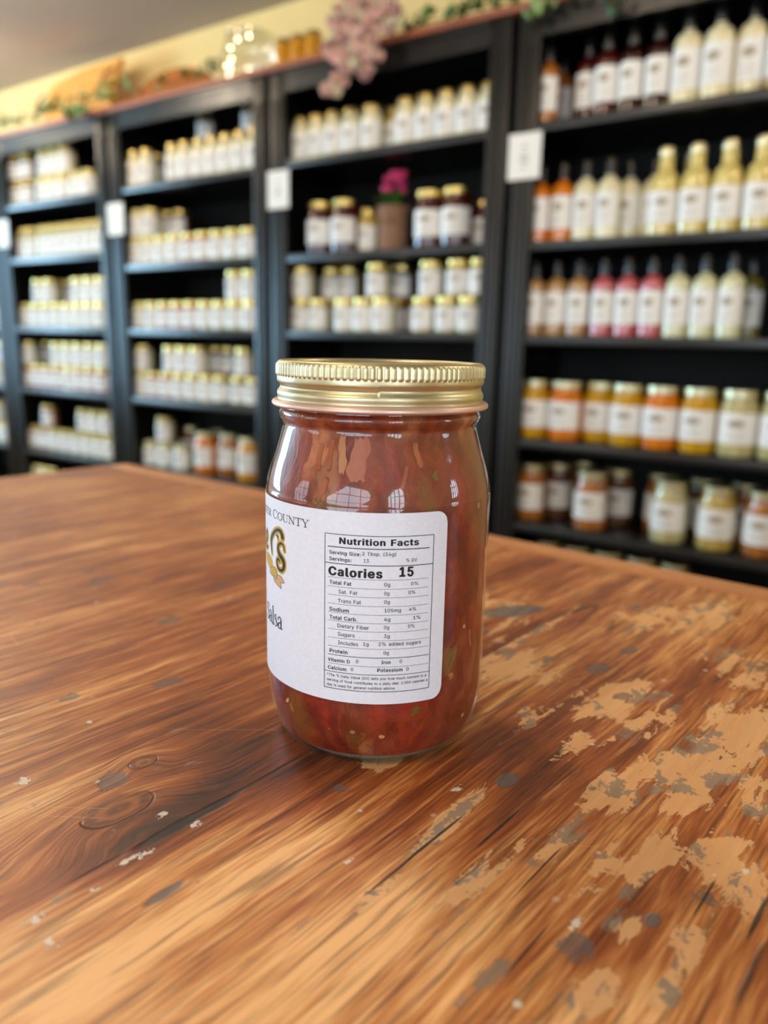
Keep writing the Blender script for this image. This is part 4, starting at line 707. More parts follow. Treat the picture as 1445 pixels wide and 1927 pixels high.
# ------------------------------------------------------------------ bookcases
CZ = CAM.z
NFACE, DEP = 1.68, .30
BND = [-3.745, -3.035, -2.338, -1.620, -.881, -.130]
SH = [[.466, .275, .025, -.204, -.445, -.63, -.88], [.466, .275, .025, -.204, -.445, -.63, -.88], [.470, .229, .023, -.204, -.440, -.63, -.88], [.474, .229, .024, -.218, -.430, -.62, -.88], [.473, .226, .020, -.218, -.420, -.610, -.87]]
CASE = ['bookcase cut off at left', 'left bookcase', 'middle-left bookcase', 'middle-right bookcase', 'right bookcase']
CLAB = ['black wooden bookcase mostly cut off at the left edge of the photo', 'black wooden bookcase catching blue light, leftmost whole one of the row', 'black wooden bookcase of small jars, directly left of the one holding the flower pot',
        'black wooden bookcase holding the flower pot and hung with dried pink flowers', 'black wooden bookcase with sauce bottles and orange jars at the right']
for k in range(5):
    s0, s1 = BND[k]+.009, BND[k+1]-.009; wdt = s1-s0
    r = empty('bookcase', W((s0+s1)/2, NFACE+DEP/2, 0), -YW); tag(r, CLAB[k], 'bookcase', 'black bookcases along the wall')
    h = wdt/2; f = -DEP/2; bk = DEP/2; H = CZ+.695
    for sx in (-1, 1):
        x = sx*(h-.009); link('side_panel', MB().box(x-.009, x+.009, f+.02, bk, 0, H).mesh('side_panel', M['black'], False), r)
        m = MB(); x0, x1 = (-h, -h+.052) if sx < 0 else (h-.052, h)
        m.box(x0, x1, f, f+.02, 0, H)
        for q in (.012, .026, .040): m.box(x0+q-.003, x0+q+.003, f-.004, f, .12, CZ+.63)
        link('face_post', m.mesh('face_post', M['black'], True, .0015), r)
    link('back_panel', MB().box(-h+.018, h-.018, bk-.008, bk, .05, H-.02).mesh('back_panel', M['back'], False), r)
    m = MB().box(-h+.0521, h-.0521, f+.001, f+.02, CZ+.642, H); m.box(-h+.0521, h-.0521, f-.004, f+.001, H-.012, H); m.box(-h+.0521, h-.0521, f-.003, f+.001, CZ+.642, CZ+.650)
    link('top_rail', m.mesh('top_rail', M['black'], False), r)
    link('top_board', MB().box(-h+.018, h-.018, f+.02, bk, H-.02, H-.001).mesh('top_board', M['black'], False), r)
    link('plinth', MB().box(-h+.0521, h-.0521, f+.003, f+.02, 0, .10).mesh('plinth', M['black'], False), r)
    for z in SH[k]:
        link('shelf', MB().box(-h+.0182, h-.0182, f+.0205, bk-.0082, CZ+z-.019, CZ+z).mesh('shelf', M['black'], True, .0015), r)
        # nosing between the face posts belongs to the shelf
        link('shelf_nosing', MB().box(-h+.0522, h-.0522, f+.002, f+.0203, CZ+z-.019, CZ+z).mesh('shelf_nosing', M['black'], True, .002), r)
PT = CZ+.696
pk = link('top_plank', MB().box(BND[0], BND[5], NFACE-.012, NFACE+DEP, 0, .016).mesh('top_plank', M['plankred'], True, .002), None, (0, 0, PT), -YW)
tag(pk, 'reddish wooden plank running along the tops of the black bookcases', 'plank')
PTZ = PT+.016

# ------------------------------------------------------------------ shelf jars and bottles
SEGS = 24
DIM = {}   # type -> (R, H, body profile, lid profile (r0..), label z0 z1, label radius)
def jar_type(R, H, lidr, lidh, l0, l1):
    b = [(R*.86, 0), (R*.93, .0015), (R*.985, H*.05), (R, H*.11), (R, H*.66), (R*.985, H*.71), (R*.93, H*.77), (lidr*.94, H-lidh-.004), (lidr*.93, H-.003)]
    l = [(lidr*.97, H-lidh), (lidr*1.03, H-lidh+.0005), (lidr*1.03, H-lidh+.002), (lidr, H-lidh+.003), (lidr, H-.0015), (lidr*.96, H), (lidr*.93, H-.0006)]
    return (R, H, b, l, H*l0, H*l1, lidr)
DIM['pint'] = jar_type(.0385, .137, .0345, .015, .20, .66)
DIM['slim'] = jar_type(.0285, .112, .0240, .014, .10, .62)
DIM['squat'] = jar_type(.0320, .087, .0300, .013, .10, .72)
DIM['mini'] = jar_type(.0230, .072, .0215, .012, .15, .70)
def bottle(R, H, sh0, sh1, nr, capz, capr, l0, l1):
    b = [(R*.88, 0), (R*.96, .002), (R, .007), (R, H*sh0)]+[(nr*1.1+(R-nr*1.1)*math.cos(q*PI/10)**.85, H*(sh0+(sh1-sh0)*math.sin(q*PI/10))) for q in (1, 2, 3, 4)]+[(nr*1.08, H*(sh1+.015)), (nr, H*(sh1+.05)), (nr*.97, H-.004)]
    l = [(capr*.98, H*capz), (capr, H*capz+.001), (capr, H-.003), (capr*.9, H)]
    return (R, H, b, l, H*l0, H*l1, capr)
DIM['bottle'] = bottle(.0258, .166, .58, .75, .0100, .79, .0122, .16, .58)
DIM['bottlewide'] = bottle(.0290, .170, .60, .78, .0105, .82, .0125, .15, .60)
DIM['bottleneck'] = bottle(.0300, .174, .46, .72, .0150, .90, .0165, .14, .50)
SC_M = {}
def meshes(typ, con, lidm, lm='label'):
    key = (typ, con, lidm)
    if key in SC_M: return SC_M[key]
    R, H, b, l, z0, z1, lr = DIM[typ]; isb = typ.startswith('bottle')
    me = MB().lathe(smooth_prof(b, 2), SEGS).mesh('jar_body', CON[con]); le = MB().lathe(l, SEGS).mesh('jar_lid', M[lidm])
    mb = MB(); N = 20; A = math.radians(78)
    for i in range(N+1):
        th = -A+2*A*i/N
        for z in (z0, z1): mb.v.append(((R+.0004)*math.sin(th), -(R+.0004)*math.cos(th), z))
    for i in range(N+1):
        th = -A+2*A*i/N
        for z in (z0, z1): mb.v.append(((R-.0003)*math.sin(th), -(R-.0003)*math.cos(th), z))
    o = 2*(N+1)
    for i in range(N):
        k = 2*i; mb.face([k, k+2, k+3, k+1]); mb.face([k+1, k+3, k+3+o, k+1+o]); mb.face([k, k+o, k+2+o, k+2])
    mb.face([0, 1, 1+o, o]); mb.face([2*N, 2*N+o, 2*N+1+o, 2*N+1])
    la = mb.mesh('jar_label', M['label'])
    uv = la.uv_layers.new(name='UVMap')
    for lp_ in la.loops:
        vi = lp_.vertex_index % o; uv.data[lp_.index].uv = ((vi//2)/N, vi % 2)
    SC_M[key] = (me, le, la); return SC_M[key]
def put(typ, con, lidm, s, t, z, turn, label, cat, group, name):
    me, le, la = meshes(typ, con, lidm); isb = typ.startswith('bottle')
    r = empty(name, W(s, t, z), -YW+turn); tag(r, label, cat, group)
    link('bottle_body' if isb else 'jar_body', me, r); link('cap' if isb else 'lid', le, r)
    if typ != 'mini': link('label', la, r)
    return r
ORD = ['first', 'second', 'third', 'fourth', 'fifth', 'sixth', 'seventh', 'eighth', 'ninth', 'tenth', 'eleventh', 'twelfth']
NUM = ['', 'one', 'two', 'three', 'four', 'five', 'six', 'seven', 'eight', 'nine', 'ten', 'eleven', 'twelve']
SHN = ['top', 'second', 'third', 'fourth', 'fifth', 'sixth', 'bottom']
TOPS = {}
ROWS = []
def row(case, sh, typ, xs, py, desc, con='pale', lidm='lidgold', dt=0.0, base=0.0, tier='', turn=.15):
    R = DIM[typ][0]; ent = []
    for e in xs:
        if not isinstance(e, tuple): e = (e,)
        d = dt+(e[2] if len(e) > 2 else 0.0); t = NFACE+.0215+R+.004+d
        ent.append([wallpt(e[0], py, t)[0], t, e[1] if len(e) > 1 and e[1] else con, R])
    ROWS.append(dict(case=case, sh=sh, typ=typ, ent=ent, desc=desc, lidm=lidm, base=base, tier=tier, turn=turn))
def place_rows():
    groups = {}
    for r in ROWS: groups.setdefault((r['case'], r['sh'], round(r['base'], 3)), []).extend(r['ent'])
    for (case, sh, base), ent in groups.items():         # settle each shelf level so that nothing overlaps
        for _ in range(600):
            ent.sort(key=lambda q: q[0])
            for i in range(len(ent)):
                for j in range(i+1, min(len(ent), i+5)):
                    a, b = ent[i], ent[j]; m = a[3]+b[3]+.0016; dd = abs(a[1]-b[1])
                    if dd >= m: continue
                    need = math.sqrt(m*m-dd*dd)-(b[0]-a[0])
                    if need > 1e-5: a[0] -= need*.5; b[0] += need*.5
            for e in ent: e[0] = max(BND[case]+.030+e[3], min(BND[case+1]-.030-e[3], e[0]))
    for r in ROWS:
        case, sh, typ, desc, tier = r['case'], r['sh'], r['typ'], r['desc'], r['tier']; ent = sorted(r['ent'], key=lambda q: q[0]); n = len(ent)
        z = CZ+SH[case][sh]+r['base']+.0003; isb = typ.startswith('bottle'); cat = 'bottle' if isb else 'jar'; place = SHN[sh]+' shelf, '+CASE[case]
        for i, e in enumerate(ent):
            if n == 1: lb = 'lone '+desc+', '+(tier+', ' if tier else '')+place
            elif i == 0: lb = 'leftmost of %s %ss%s, %s' % (NUM[n], desc, ' '+tier if tier else '', place)
            elif i == n-1: lb = 'rightmost of %s %ss%s, %s' % (NUM[n], desc, ' '+tier if tier else '', place)
            else: lb = '%s from left of %s %ss%s, %s' % (ORD[i], NUM[n], desc, ' '+tier if tier else '', place)
            put(typ, e[2], r['lidm'], e[0], e[1], z, random.uniform(-r['turn'], r['turn']), lb, cat, '%ss %s on the %s shelf of the %s' % (desc, tier, SHN[sh], CASE[case]), 'sauce_bottle' if isb else 'preserve_jar')
HS = DIM['squat'][1]; HL = DIM['slim'][1]
# right bookcase
row(4, 0, 'bottle', [(1032, 'amber'), (1125, 'darkred', .02), (1163, 'darkred'), (1200, 'wine'), (1243, 'wine')], 160, 'dark or amber bottle', lidm='capblack')
row(4, 0, 'bottlewide', [(1287, 'cream'), (1334, 'cream', -.003), (1393, 'cream', .01), (1438, 'tan')], 140, 'large pale bottle', lidm='capblack')
row(4, 0, 'bottle', [(1058, 'amber'), (1104, 'amber')], 180, 'shadowed amber bottle', lidm='capblack', dt=.085, tier='set back')
row(4, 1, 'bottle', [(1021, 'orange'), (1063, 'orange')], 400, 'orange sauce bottle', lidm='capblack')
row(4, 1, 'bottle', [(1109, 'cream'), (1156, 'cream'), (1195, 'cream', .045), (1232, 'cream', .05)], 395, 'black-capped cream bottle', lidm='capblack')
row(4, 1, 'bottleneck', [1268, 1312, 1357, 1404, 1444], 370, 'long-necked yellow bottle', con='paleyellow', lidm='lidpale')
row(4, 1, 'bottleneck', [1298, 1380, 1425], 370, 'yellow bottle', con='paleyellow', lidm='lidpale', dt=.066, tier='set back')
row(4, 2, 'bottle', [1010, 1044, 1085], 580, 'tan sauce bottle', con='tan', lidm='capblack')
row(4, 2, 'bottle', [1102], 580, 'brown bottle', con='brown', lidm='capblack', dt=.06, tier='set back')
row(4, 2, 'bottle', [1137, 1183, 1228], 580, 'pink dressing bottle', con='pink', lidm='capblack')
row(4, 2, 'bottle', [1272, 1320, 1367], 580, 'pale green dressing bottle', con='greenish', lidm='capblack')
row(4, 2, 'bottle', [1410], 580, 'olive bottle', con='olive', lidm='capblack', dt=.08, tier='set back')
row(4, 3, 'pint', [(1001, 'yellow'), (1058, 'orange'), (1117, 'yellow', .035), (1172, 'yellow', .01), (1235, 'orange'), (1307, 'yellow')], 790, 'orange or yellow jar', lidm='lidpale', turn=.3)
row(4, 3, 'pint', [(1385, 'pale'), (1456, 'pale')], 800, 'pale green jar', lidm='lidpale')
row(4, 4, 'pint', [(998, 'amber', .01), (1112, 'amber', -.0)], 940, 'amber jar', lidm='lidpale', tier='in front')
row(4, 4, 'pint', [(1050, 'brown'), (1092, 'amber', .07), (1162, 'brown', .01)], 930, 'brown or amber jar', lidm='lidpale', dt=.075, tier='behind')
row(4, 4, 'pint', [(1258, 'pale'), (1348, 'mustard'), (1438, 'amber')], 980, 'relish jar', lidm='lidpale', tier='in front right')
row(4, 4, 'pint', [(1245, 'amber'), (1325, 'brown'), (1402, 'amber')], 960, 'amber jar', lidm='lidpale', dt=.083, tier='behind')
row(4, 5, 'pint', [1030, 1087, 1145, 1206, 1268], 1060, 'pale lidded jar', con='olive', lidm='lidpale', dt=.03)
# middle-right bookcase
row(3, 0, 'slim', [569, 601, 630, 664, 704], 255, 'gold-lidded jar', con='cream', tier='left of gap')
row(3, 0, 'slim', [738], 255, 'small tan jar', con='mustard', dt=.05, tier='in the gap')
row(3, 0, 'slim', [768, 804, 843, 882, 917], 225, 'gold-lidded jar', con='cream', tier='right of gap')
row(3, 1, 'pint', [604, 652], 430, 'dark red jam jar', con='darkred', tier='left of flower pot')
row(3, 1, 'pint', [811, 866], 410, 'dark red jam jar', con='darkred', tier='right of flower pot')
row(3, 1, 'slim', [(903, 'darkred')], 410, 'narrow dark jar', dt=.06, tier='behind post')
row(3, 1, 'slim', [692], 430, 'small tan jar', con='mustard', dt=.03, tier='beside flower pot')
row(3, 2, 'squat', [(570, 'pale'), (602, 'pale'), (652, 'cream'), (686, 'cream'), (720, 'cream'), (798, 'mustard'), (846, 'pale'), (882, 'pale')], 600, 'gold-lidded jar', tier='in lower tier')
row(3, 2, 'squat', [(628, 'mustard'), (757, 'brown'), (775, 'brown', .02)], 600, 'shadowed jar', dt=.068, tier='behind lower tier')
row(3, 2, 'squat', [(571, 'cream'), (712, 'mustard'), (812, 'cream'), (870, 'mustard'), (901, 'mustard')], 530, 'small jar', base=HS, tier='in upper tier')
row(3, 2, 'squat', [(628, 'mustard'), (757, 'brown'), (655, 'mustard')], 530, 'shadowed jar', base=HS, dt=.068, tier='in rear upper tier')
# middle-left bookcase
row(2, 0, 'slim', [257, 280], 325, 'gold-lidded jar', con='cream', tier='at the left end')
row(2, 0, 'slim', [329, 353, 380, 405, 432, 459, 483], 300, 'gold-lidded jar', con='cream', tier='in front')
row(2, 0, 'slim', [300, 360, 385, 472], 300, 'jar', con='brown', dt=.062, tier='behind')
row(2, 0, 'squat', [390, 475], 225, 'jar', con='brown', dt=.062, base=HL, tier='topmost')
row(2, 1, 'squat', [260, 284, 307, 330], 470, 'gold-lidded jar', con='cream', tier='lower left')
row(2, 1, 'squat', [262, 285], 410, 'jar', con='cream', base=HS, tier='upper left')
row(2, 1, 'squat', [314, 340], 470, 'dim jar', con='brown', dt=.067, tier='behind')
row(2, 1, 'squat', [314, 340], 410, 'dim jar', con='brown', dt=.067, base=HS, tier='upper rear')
row(2, 1, 'squat', [(372, 'red'), (397, 'red'), (420, 'pale'), (442, 'pale'), (464, 'pale'), (486, 'pale')], 460, 'gold-lidded jar', tier='lower right')
row(2, 2, 'squat', [(272, 'pale'), (299, 'cream'), (324, 'red'), (348, 'red'), (372, 'red'), (396, 'pale'), (420, 'pale'), (443, 'pale'), (466, 'cream'), (488, 'cream')], 590, 'gold-lidded jar', tier='in lower tier')
row(2, 2, 'squat', [445, 475], 530, 'jar', con='cream', base=HS, tier='in upper tier')
row(2, 3, 'squat', [(270, 'cream'), (295, 'red'), (320, 'red'), (345, 'pale'), (370, 'pale'), (395, 'pale'), (418, 'olive'), (455, 'olive'), (480, 'olive')], 735, 'gold-lidded jar', tier='in lower tier')
row(2, 3, 'squat', [(272, 'cream'), (326, 'cream'), (350, 'cream'), (374, 'cream'), (462, 'pale')], 668, 'jar', base=HS, tier='in upper tier')
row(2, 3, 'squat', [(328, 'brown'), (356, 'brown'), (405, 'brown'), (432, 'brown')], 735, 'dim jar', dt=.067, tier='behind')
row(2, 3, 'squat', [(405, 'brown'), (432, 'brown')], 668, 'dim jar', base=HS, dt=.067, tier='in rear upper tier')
row(2, 4, 'squat', [(288, 'pale'), (314, 'pale'), (345, 'pale')], 850, 'squat pale jar', lidm='lidpale')
row(2, 4, 'pint', [(388, 'orange'), (432, 'amber', .03), (470, 'honey')], 850, 'tall orange or amber jar', lidm='lidpale')
row(2, 4, 'squat', [312], 800, 'jar', con='pale', base=HS, tier='topmost')
row(2, 4, 'pint', [(360, 'brown'), (415, 'amber')], 840, 'dim jar', lidm='lidpale', dt=.085, tier='behind')
# left bookcase
row(1, 0, 'squat', [(30, 'brown'), (57, 'brown'), (86, 'cream'), (105, 'cream'), (124, 'cream'), (151, 'cream'), (172, 'cream')], 360, 'gold-lidded jar', con='cream', tier='in lower tier')
row(1, 0, 'squat', [(28, 'brown'), (55, 'brown'), (90, 'cream'), (108, 'cream'), (126, 'cream')], 310, 'jar', base=HS, tier='in upper tier')
row(1, 1, 'slim', [46, 62, 90, 105, 121, 137, 153, 169, 185], 440, 'gold-lidded jar', con='pale')
row(1, 2, 'squat', [(55, 'pale'), (75, 'pale'), (95, 'pale'), (115, 'pale'), (135, 'cream'), (155, 'cream'), (175, 'cream'), (195, 'cream')], 595, 'jar', con='pale', tier='in lower tier')
row(1, 2, 'squat', [(78, 'pale'), (98, 'pale'), (152, 'cream'), (174, 'cream'), (196, 'cream')], 540, 'jar', base=HS, tier='in upper tier')
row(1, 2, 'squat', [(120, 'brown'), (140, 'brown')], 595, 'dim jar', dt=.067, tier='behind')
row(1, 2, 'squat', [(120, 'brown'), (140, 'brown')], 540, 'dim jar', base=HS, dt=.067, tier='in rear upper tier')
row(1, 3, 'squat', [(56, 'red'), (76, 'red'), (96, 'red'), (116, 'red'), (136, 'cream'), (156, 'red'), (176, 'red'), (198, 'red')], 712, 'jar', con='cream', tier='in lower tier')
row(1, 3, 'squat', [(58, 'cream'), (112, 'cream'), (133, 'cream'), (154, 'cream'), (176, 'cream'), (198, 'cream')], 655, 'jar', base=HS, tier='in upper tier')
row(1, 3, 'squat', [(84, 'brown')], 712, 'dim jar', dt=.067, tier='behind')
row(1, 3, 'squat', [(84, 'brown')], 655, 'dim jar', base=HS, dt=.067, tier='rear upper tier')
row(1, 4, 'squat', [(66, 'amber'), (88, 'amber'), (108, 'pale'), (129, 'pale'), (150, 'pale'), (171, 'pale'), (193, 'pale'), (212, 'pale')], 830, 'jar', con='pale', tier='in lower tier')
row(1, 4, 'squat', [(95, 'amber'), (162, 'pale'), (183, 'pale'), (206, 'pale')], 785, 'jar', base=HS, tier='in upper tier')
row(1, 5, 'slim', [(62, 'cream'), (82, 'cream'), (100, 'brown')], 890, 'pale jar')
# case at the left edge
row(0, 2, 'squat', [-18, 0], 600, 'jar', con='cream')
row(0, 3, 'squat', [-12, 5], 700, 'jar', con='cream', tier='in lower tier')
row(0, 3, 'squat', [-8, 8], 650, 'jar', con='cream', base=HS, tier='in upper tier')
row(0, 4, 'squat', [-2, 14], 810, 'jar', con='cream', tier='in lower tier')
row(0, 4, 'squat', [2], 770, 'jar', con='cream', base=HS, tier='in upper tier')

place_rows()
# ------------------------------------------------------------------ flower pot on the shelf
fs, _ = wallpt(739, 430, NFACE+.08)
fp = empty('flower_pot', W(fs, NFACE+.085, CZ+SH[3][1]+.0004), -YW); tag(fp, 'burlap-wrapped pot of bright pink flowers between dark red jam jars', 'flower pot')
burlap = simple_wood('burlap_cloth', lin(112, 84, 64), lin(168, 128, 102), (300, 300, 300), .9)
link('pot', MB().lathe([(.034, .0), (.038, .002), (.039, .05), (.0385, .085), (.043, .10), (.046, .112), (.044, .113), (.036, .10)], 28, rfun=lambda r, h, a: r*(1+.035*math.sin(a*9+h*60))).mesh('pot', burlap), fp)
tw = MB(); tw.tube([(.0405*math.sin(a*PI/12), -.0405*math.cos(a*PI/12), .078) for a in range(25)], .0022, 6)
tw.tube([(0, -.043, .078), (.018, -.048, .090), (.028, -.046, .078), (.012, -.046, .072), (0, -.043, .078), (-.018, -.048, .090), (-.028, -.046, .078), (-.012, -.046, .072), (0, -.043, .078)], .002, 6)
link('twine_bow', tw.mesh('twine_bow', plain('twine', lin(170, 130, 92), .9)), fp)
green = plain('leaf_green', lin(84, 128, 44), .5, var=.35, scale=30); dgreen = plain('dark_leaf_green', lin(44, 84, 34), .5, var=.3, scale=30); pgreen = plain('pale_leaf_green', lin(150, 176, 112), .6, var=.25, scale=30)
def leaf(mb, base, d, L_, w, up=Vector((0, 0, 1))):
    d = d.normalized(); sd = d.cross(up); sd = sd.normalized() if sd.length > 1e-3 else Vector((1, 0, 0)); nn = sd.cross(d); b = len(mb.v)
    prof_ = [(0, .05), (.2, .7), (.45, 1), (.7, .75), (.9, .3), (1, 0.02)]
    for k, (q, ww) in enumerate(prof_):
        c_ = base+d*(L_*q)-Vector((0, 0, 1))*(L_*.35*q*q)
        mb.v += [tuple(c_-sd*w*ww+nn*w*.25*ww), tuple(c_), tuple(c_+sd*w*ww+nn*w*.25*ww)]
    for k in range(len(prof_)-1):
        i = b+3*k; mb.face([i, i+1, i+4, i+3]); mb.face([i+1, i+2, i+5, i+4])
m1 = MB(); m2 = MB(); rnd = random.Random(3)
for i in range(46):
    a = rnd.uniform(0, 2*PI); d = Vector((math.cos(a), math.sin(a), rnd.uniform(.9, 3.0)))
    leaf(m1 if rnd.random() < .5 else m2, Vector((math.cos(a)*.012, math.sin(a)*.012, .108)), d, rnd.uniform(.045, .080), .010)
link('leaves', m1.mesh('leaves', green), fp); link('foliage', m2.mesh('foliage', dgreen), fp)
pinkm = plain('pink_petal', lin(216, 62, 120), .5, var=.25, scale=60)
for i in range(9):
    m = MB(); cx, cy, cz = rnd.uniform(-.032, .024), rnd.uniform(-.02, .02), rnd.uniform(.148, .192)
    for k in range(7):
        a = k*2*PI/7; m.blob((cx+.007*math.cos(a), cy+.007*math.sin(a), cz), .0095, 8, 5, (.8, .45, 1.1), Matrix.Rotation(a, 3, 'Z') @ Matrix.Rotation(.5, 3, 'Y'))
    link('blossom', m.mesh('blossom', pinkm), fp); 
# ------------------------------------------------------------------ price cards on the posts
for (s, z, w, h, lb) in [(-.841, .4045, .078, .095, 'white card on the post left of the sauce bottles'), (-1.580, .400, .078, .098, 'white card on the post left of the dark red jam jars'),
                         (-2.307, .372, .082, .098, 'white card on the post between the left and middle-left bookcases'), (-3.000, .366, .080, .098, 'white card on the post at the left edge of the photo')]:
    r = empty('price_card', W(s, NFACE-.0045, CZ+z), -YW); tag(r, lb, 'card', 'white cards on the bookcase posts')
    link('card', MB().box(-w/2, w/2, -.0015, 0, -h/2, h/2).mesh('card', M['card'], False), r)
    pm = MB()
    for (x, zz, ww) in ((0, .020, .012), (0, .006, .010), (0, -.002, .018), (0, -.010, .022), (0, -.022, .010)): pm.box(-ww/2, ww/2, -.0019, -.0015, zz-.0014, zz+.0014)
    link('print', pm.mesh('print', M['greyprint'], False), r)

# ------------------------------------------------------------------ things on top of the plank
def on_plane(px, py, t): s, z = wallpt(px, py, t); return s, z
# leaning board with rope handles
tB = 1.90; q = [on_plane(*p, tB) for p in [(64, 212), (84, 158), (212, 103), (188, 195)]]
bs = (q[0][0]+q[3][0])/2; zb0 = PTZ
bd = empty('wooden_board', W(bs, tB, zb0), -YW); tag(bd, 'yellowish wooden board with rope handles leaning on top of the left bookcase', 'wooden board')
pts = [(q[0][0]-bs, 0.004), (q[1][0]-bs, q[1][1]-zb0), ((q[1][0]*.5+q[2][0]*.5)-bs, (q[1][1]*.5+q[2][1]*.5)-zb0+.012), (q[2][0]-bs, q[2][1]-zb0), (q[3][0]-bs, .004)]
m = MB(); n_ = len(pts)
lean = lambda z: .03*z/.25
for y in (0, .022):
    for x, z in pts: m.v.append((x, y+lean(z), z))
m.face(list(range(n_))); m.face([n_+i for i in range(n_)][::-1])
for i in range(n_): j = (i+1) % n_; m.face([i, i+n_, j+n_, j])
g = G('honey_pine'); c = g.coord(); nn_ = g.noise(g.mul(c, (6, 20, 50)), 1, 5, .6)
M['pine'] = g.finish(Base_Color=g.ramp(nn_, [(.3, lin(214, 142, 56)), (.7, lin(240, 176, 84))]), Roughness=.5)
link('board', m.mesh('board', M['pine'], False), bd)
rope = plain('brown_rope', lin(96, 62, 34), .9)
for (p0, p1) in (((62, 210), (70, 172)), ((176, 160), (196, 122))):
    A_ = on_plane(*p0, tB-.02); B_ = on_plane(*p1, tB-.02)
    a3 = Vector((A_[0]-bs, -.006+lean(A_[1]-zb0), max(A_[1]-zb0, .012))); b3 = Vector((B_[0]-bs, -.006+lean(B_[1]-zb0), B_[1]-zb0))
    mid = (a3+b3)/2+Vector((0, -.02, 0))
    link('rope_handle', MB().tube(smooth_pts([tuple(a3), tuple(mid), tuple(b3)], 6), .005, 8).mesh('rope_handle', rope), bd)
m = MB()
for (x, z, w, h, r_) in ((-.02, .095, .012, .05, .5), (.005, .10, .010, .05, -.6), (.10, .13, .012, .03, .4)):
    m.blob((x, lean(z)-.0006, z), 1, 10, 6, (w/2, .0008, h/2), Matrix.Rotation(r_, 3, 'Y'))
link('burnt_mark', m.mesh('burnt_mark', plain('burnt_brown', lin(150, 92, 40), .7)), bd)
# oval board
tO = 1.86; so0 = wallpt(243, 150, tO)[0]; so1 = wallpt(398, 140, tO)[0]; so = (so0+so1)/2; ow = (so1-so0)/2
ob = empty('oval_board', W(so, tO, PTZ), -YW)
tag(ob, 'orange-brown oval wooden board standing on edge above the middle-left bookcase', 'wooden board')
m = MB(); prof2 = [(ow*math.cos(a), .002+.150*abs(math.sin(a))**.6) for a in [PI*i/24 for i in range(25)]]; n_ = len(prof2)
for y in (0, .02):
    for x, z in prof2: m.v.append((x, y+z*.12, z))
m.face(list(range(n_))[::-1]); m.face([n_+i for i in range(n_)])
for i in range(n_): j = (i+1) % n_; m.face([i, j, j+n_, i+n_])
link('board', m.mesh('board', simple_wood('orange_board_wood', lin(150, 80, 14), lin(190, 110, 26), (5, 20, 60))), ob)
# glass vase with fairy lights
sv, _ = wallpt(472, 110, 1.84)
vz = empty('glass_vase', W(sv, 1.84, PTZ), -YW); tag(vz, 'clear glass vase with tiny warm lights above the middle-left bookcase', 'vase')
cg = G('vase_glass'); tr = cg.node('ShaderNodeBsdfTransparent', {0: (.93, .95, .95, 1)}); gl2 = cg.node('ShaderNodeBsdfGlossy', {0: (1, 1, 1, 1), 1: .05})
mx = cg.node('ShaderNodeMixShader', {0: cg.math('ADD', cg.math('MULTIPLY', cg.math('POWER', cg.node('ShaderNodeLayerWeight', {0: .5}, 1), 3.0), .7), .10), 1: tr, 2: gl2}); cg.t.links.new(mx, cg.out.inputs[0])
link('vase_body', MB().lathe([(.060, 0), (.078, .006), (.088, .05), (.088, .10), (.080, .13), (.072, .15), (.072, .165)], 40).mesh('vase_body', cg.m), vz)
fb = G('fairy_bulb'); em = fb.node('ShaderNodeEmission', {0: (1, .85, .6, 1), 1: 14.0}); fb.t.links.new(em, fb.out.inputs[0])
lights = [(-.070, .135), (-.078, .108), (-.080, .085), (-.078, .060), (-.070, .035), (-.03, .150), (.02, .150)]
fl = empty('fairy_light_string', W(sv, 1.84, PTZ+.004), -YW); tag(fl, 'string of tiny warm lights inside the clear glass vase', 'string lights')
wp_ = [(x*.92, -.02+.01*math.sin(i*2), z) for i, (x, z) in enumerate(lights)]
link('wire', MB().tube(smooth_pts(wp_[::-1][2:][::1]+[wp_[0], wp_[5], wp_[6]], 3), .0008, 5).mesh('wire', plain('copper_wire', lin(170, 110, 60), .4, 1.0)), fl)
bm_ = MB().blob((0, 0, 0), .0035, 8, 6).mesh('bulb', fb.m)
for p in wp_: link('bulb', bm_, fl, p)
# three little gold jars
for i, px in enumerate((535, 562, 590)):
    s, _ = wallpt(px, 100, 1.715)
    put('mini', 'honey', 'lidgold', s, 1.715, PTZ, 0, '%s of three small golden jars on the plank beside the dried flowers' % ['leftmost', 'middle one', 'rightmost'][i], 'jar', 'small golden jars on the plank', 'honey_jar')
